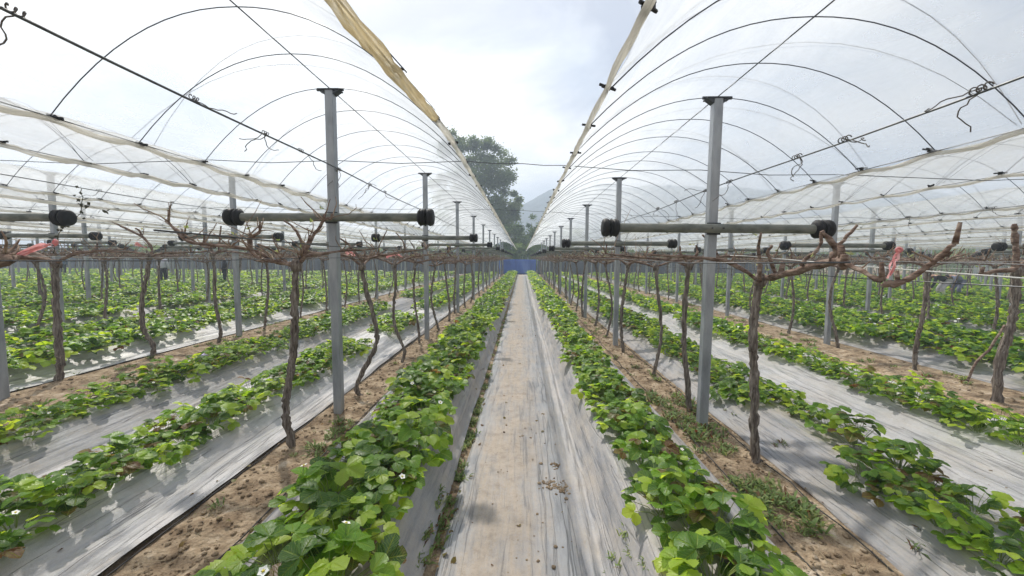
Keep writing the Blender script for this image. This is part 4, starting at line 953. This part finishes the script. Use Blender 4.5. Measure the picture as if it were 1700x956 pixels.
make_tree('tall broad dark tree rising above the left shelters at the far end', -7.0, 60, 19,
          [(-3.6, 0, 18.4, 2.6, 1.9), (-1.0, 0, 16.4, 3.2, 2.7), (1.7, 0, 16.9, 2.9, 2.5), (3.6, -.5, 14.2, 2.9, 2.8), (.2, 0, 12.8, 4.4, 3.2), (4.6, 0, 10.2, 3.0, 2.8), (1.2, -1, 9.0, 4.4, 3), (-4.2, 1, 12.5, 3.6, 3.2), (-3.4, 0, 8.2, 3.8, 2.8), (4.4, 0, 6.8, 2.9, 2.5), (0, 0, 5.0, 4, 2)],
          52000, M['tree'], .17, .55, 1)
for i, (x, y, H, w) in enumerate([(-1.5, 52, 6.2, 2.6), (1.4, 54, 7.4, 2.6), (3.8, 50, 5.0, 2.4), (-5, 50, 4.6, 2.6), (6.8, 56, 6.0, 3.0), (-9.5, 53, 5.0, 3), (.3, 47, 3.6, 1.7)]):
    nm = ['bushy pale green tree behind the tarpaulin, just left of the path end', 'pale green tree rising straight behind the end of the path', 'low green tree behind the right end of the tarpaulin', 'low green tree at the foot of the tall dark tree', 'round green tree behind the right shelters at the far end', 'low spreading tree left of the tall dark tree', 'small bright shrub above the blue tarpaulin'][i]
    make_tree(nm, x, y, H, [(0, 0, H * .75, w * .8, H * .25), (-w * .5, 0, H * .55, w * .7, H * .25), (w * .5, 0, H * .5, w * .7, H * .25), (0, -.5, H * .3, w, H * .25)], 9000, M['grove'], .11, .16, 20 + i, 'green trees beyond the far end')
for i, (x, H, w) in enumerate([(-16, 4.6, 4), (-24, 4.0, 4), (-33, 4.5, 5), (-43, 4.2, 5), (-54, 5, 6), (14, 4.6, 4), (22, 4.2, 4.5), (31, 4.6, 5), (41, 5, 5.5), (52, 5, 6), (64, 5.5, 6)]):
    side = 'left' if x < 0 else 'right'; k = i if x < 0 else i - 5
    make_tree(f"low leafy tree beyond the field, {ordn(k + 1)} outward from the path on the {side}", x, 56 + R.uniform(-3, 4), H, [(0, 0, H * .7, w * .7, H * .25), (-w * .6, 0, H * .5, w * .6, H * .3), (w * .6, 0, H * .45, w * .6, H * .3), (0, -.5, H * .28, w, H * .25)], 5500, M['grove'], .17, .2, 60 + i, 'low trees beyond the field')

# hills
def hill(name, y0, depth, prof, seed, label=None):
    xs = np.linspace(prof[0][0], prof[-1][0], 260); vs_ = np.linspace(-1, 1, 50); X, V_ = np.meshgrid(xs, vs_)
    hp = np.interp(xs, [p[0] for p in prof], [p[1] for p in prof])[None, :]
    Z = hp * np.clip(1 - np.abs(V_) ** 1.3, 0, 1) + hp * .16 * (fbm(X * .036, V_ * 3, 5, seed) - .45) * (1 - np.abs(V_)) + 2 * (fbm(X * .15, V_ * 14, 3, seed + 3) - .5) * (1 - np.abs(V_))
    tag(obj(name, grid_mesh(name, X, y0 + V_ * depth, Z - 2, [M['hill']])), kind='structure')
hill('hills', 330, 110, [(-440, 6), (-260, 22), (-150, 24), (-66, 32), (-20, 40), (6, 50), (23, 60), (40, 57), (63, 63), (86, 60), (116, 66), (156, 64), (216, 56), (270, 60), (316, 58), (400, 50), (440, 40)], 4)
hill('hills', 215, 60, [(60, 0), (112, 9), (168, 21), (220, 30), (285, 26), (357, 29), (440, 5)], 8)

# ------------------------------------------------------------------ people in the far rows
def person(label, x, y, rz, pose, shirt, trouser, shades=None):
    root = obj('person', None, None, (x, y, 0)); root.rotation_euler = (0, 0, rz)
    tag(root, label, 'person', 'people working in the far rows')
    if pose == 'stand':
        J = dict(pel=(0, 0, .92), wai=(0, 0, 1.06), che=(0, .01, 1.28), nk=(0, .01, 1.45), hd0=(0, .02, 1.52), hd1=(0, .03, 1.62), hd2=(0, .02, 1.70),
                 s1=(.17, 0, 1.40), e1=(.22, .03, 1.13), w1=(.20, .14, .92), h1=(.19, .19, .84), k1=(.10, .02, .50), a1=(.11, 0, .09), t1=(.12, .14, .03), q1=(.09, 0, .88))
    else:
        J = dict(pel=(0, -.22, .80), wai=(0, -.06, .92), che=(0, .16, .98), nk=(0, .34, .98), hd0=(0, .40, .98), hd1=(0, .48, .96), hd2=(0, .55, .93),
                 s1=(.17, .28, .98), e1=(.20, .34, .70), w1=(.16, .44, .48), h1=(.15, .48, .40), k1=(.11, .0, .44), a1=(.12, -.14, .08), t1=(.13, .02, .03), q1=(.09, -.22, .76))
    def mir(n): return (-J[n][0], J[n][1], J[n][2])
    def skin(name, chains, mat, parent):
        vs_, es, rs_ = [], [], []; idx = {}
        def vid(p, r):
            k = tuple(round(c, 4) for c in p)
            if k not in idx: idx[k] = len(vs_); vs_.append(p); rs_.append(r)
            return idx[k]
        for ch in chains:
            ids = [vid(p, r) for p, r in ch]; es += list(zip(ids[:-1], ids[1:]))
        me = bpy.data.meshes.new(name); me.from_pydata(vs_, es, []); me.materials.append(mat)
        o = obj(name, me, parent); md = o.modifiers.new('skin', 'SKIN'); md.use_smooth_shade = True
        for i, sv in enumerate(me.skin_vertices[0].data): sv.radius = rs_[i] if hasattr(rs_[i], '__len__') else (rs_[i], rs_[i]); sv.use_root = (i == 0)
        o.modifiers.new('sub', 'SUBSURF').levels = 1; return o
    def arm(m, f):
        g_ = (lambda n: J[n]) if m > 0 else mir
        return [(J['che'], f[0]), (g_('s1'), f[1]), (g_('e1'), f[2]), (g_('w1'), f[3]), (g_('h1'), f[4])]
    def leg(m, f):
        g_ = (lambda n: J[n]) if m > 0 else mir
        return [(J['pel'], f[0]), (g_('q1'), f[1]), (g_('k1'), f[2]), (g_('a1'), f[3]), (g_('t1'), f[4])]
    body = [[(J['pel'], .10), (J['wai'], .10), (J['che'], .12), (J['nk'], .05), (J['hd0'], .06), (J['hd1'], .085), (J['hd2'], .06)],
            arm(1, (.12, .05, .04, .03, .035)), arm(-1, (.12, .05, .04, .03, .035)), leg(1, (.1, .075, .055, .04, .035)), leg(-1, (.1, .075, .055, .04, .035))]
    skin('body', body, M['skin'], root)
    skin('shirt', [[(J['pel'], .14), (J['wai'], .135), (J['che'], .155)], arm(1, (.155, .075, .058, .045, .03))[:4], arm(-1, (.155, .075, .058, .045, .03))[:4]], shirt, root)
    skin('trousers', [leg(1, (.13, .10, .075, .06, .05))[:4], leg(-1, (.13, .10, .075, .06, .05))[:4]], trouser, root)
    h = Vector(J['hd1']); skin('hair', [[(tuple(h + Vector((0, -.02, -.02))), .085), (tuple(h + Vector((0, -.015, .04))), .098), (tuple(h + Vector((0, 0, .08))), .06)]], M['hair'], root)
person('person in a pale grey shirt and black trousers standing far off on the left', -19.4, 21, .3, 'stand', cloth('shirt_pale', (.62, .62, .70)), cloth('trousers_black', (.012, .012, .015)))
person('person in dark clothes standing among the left rows, nearer the first left post', -15.6, 20.5, 2.2, 'stand', cloth('shirt_dark', (.03, .025, .03)), M['trousers_black'])
person('person in dark blue clothes far off near the left edge', -33.5, 28.2, 1, 'stand', cloth('shirt_navy', (.05, .10, .18)), M['trousers_black'])
person('stooping person in a black top picking in the far right rows', 17.75, 17.3, 1.4, 'bend', cloth('shirt_black', (.02, .02, .022)), cloth('trousers_pale', (.5, .5, .52)))
person('stooping person in blue-grey clothes picking at the right of another picker', 18.5, 17.4, 1.7, 'bend', cloth('shirt_slate', (.22, .24, .33)), M['shirt_slate'])

# ------------------------------------------------------------------ haze
HZ = 1.0
hx, hy0, hy1, hz0, hz1 = 460, -70, 470, -1.4, 74
hm = bpy.data.meshes.new('haze')
hm.from_pydata([(sx, sy, sz) for sz in (hz0, hz1) for sx, sy in ((-hx, hy0), (hx, hy0), (hx, hy1), (-hx, hy1))], [], [(0, 3, 2, 1), (4, 5, 6, 7), (0, 1, 5, 4), (1, 2, 6, 5), (2, 3, 7, 6), (3, 0, 4, 7)])
m, nt, out = nmat('haze'); pv = nn(nt, 'ShaderNodeVolumePrincipled', {'Color': (.70, .81, .97, 1), 'Density': .0034, 'Anisotropy': .2})
nt.links.new(pv.outputs[0], out.inputs['Volume']); hm.materials.append(m)
tag(obj('haze', hm), kind='stuff')
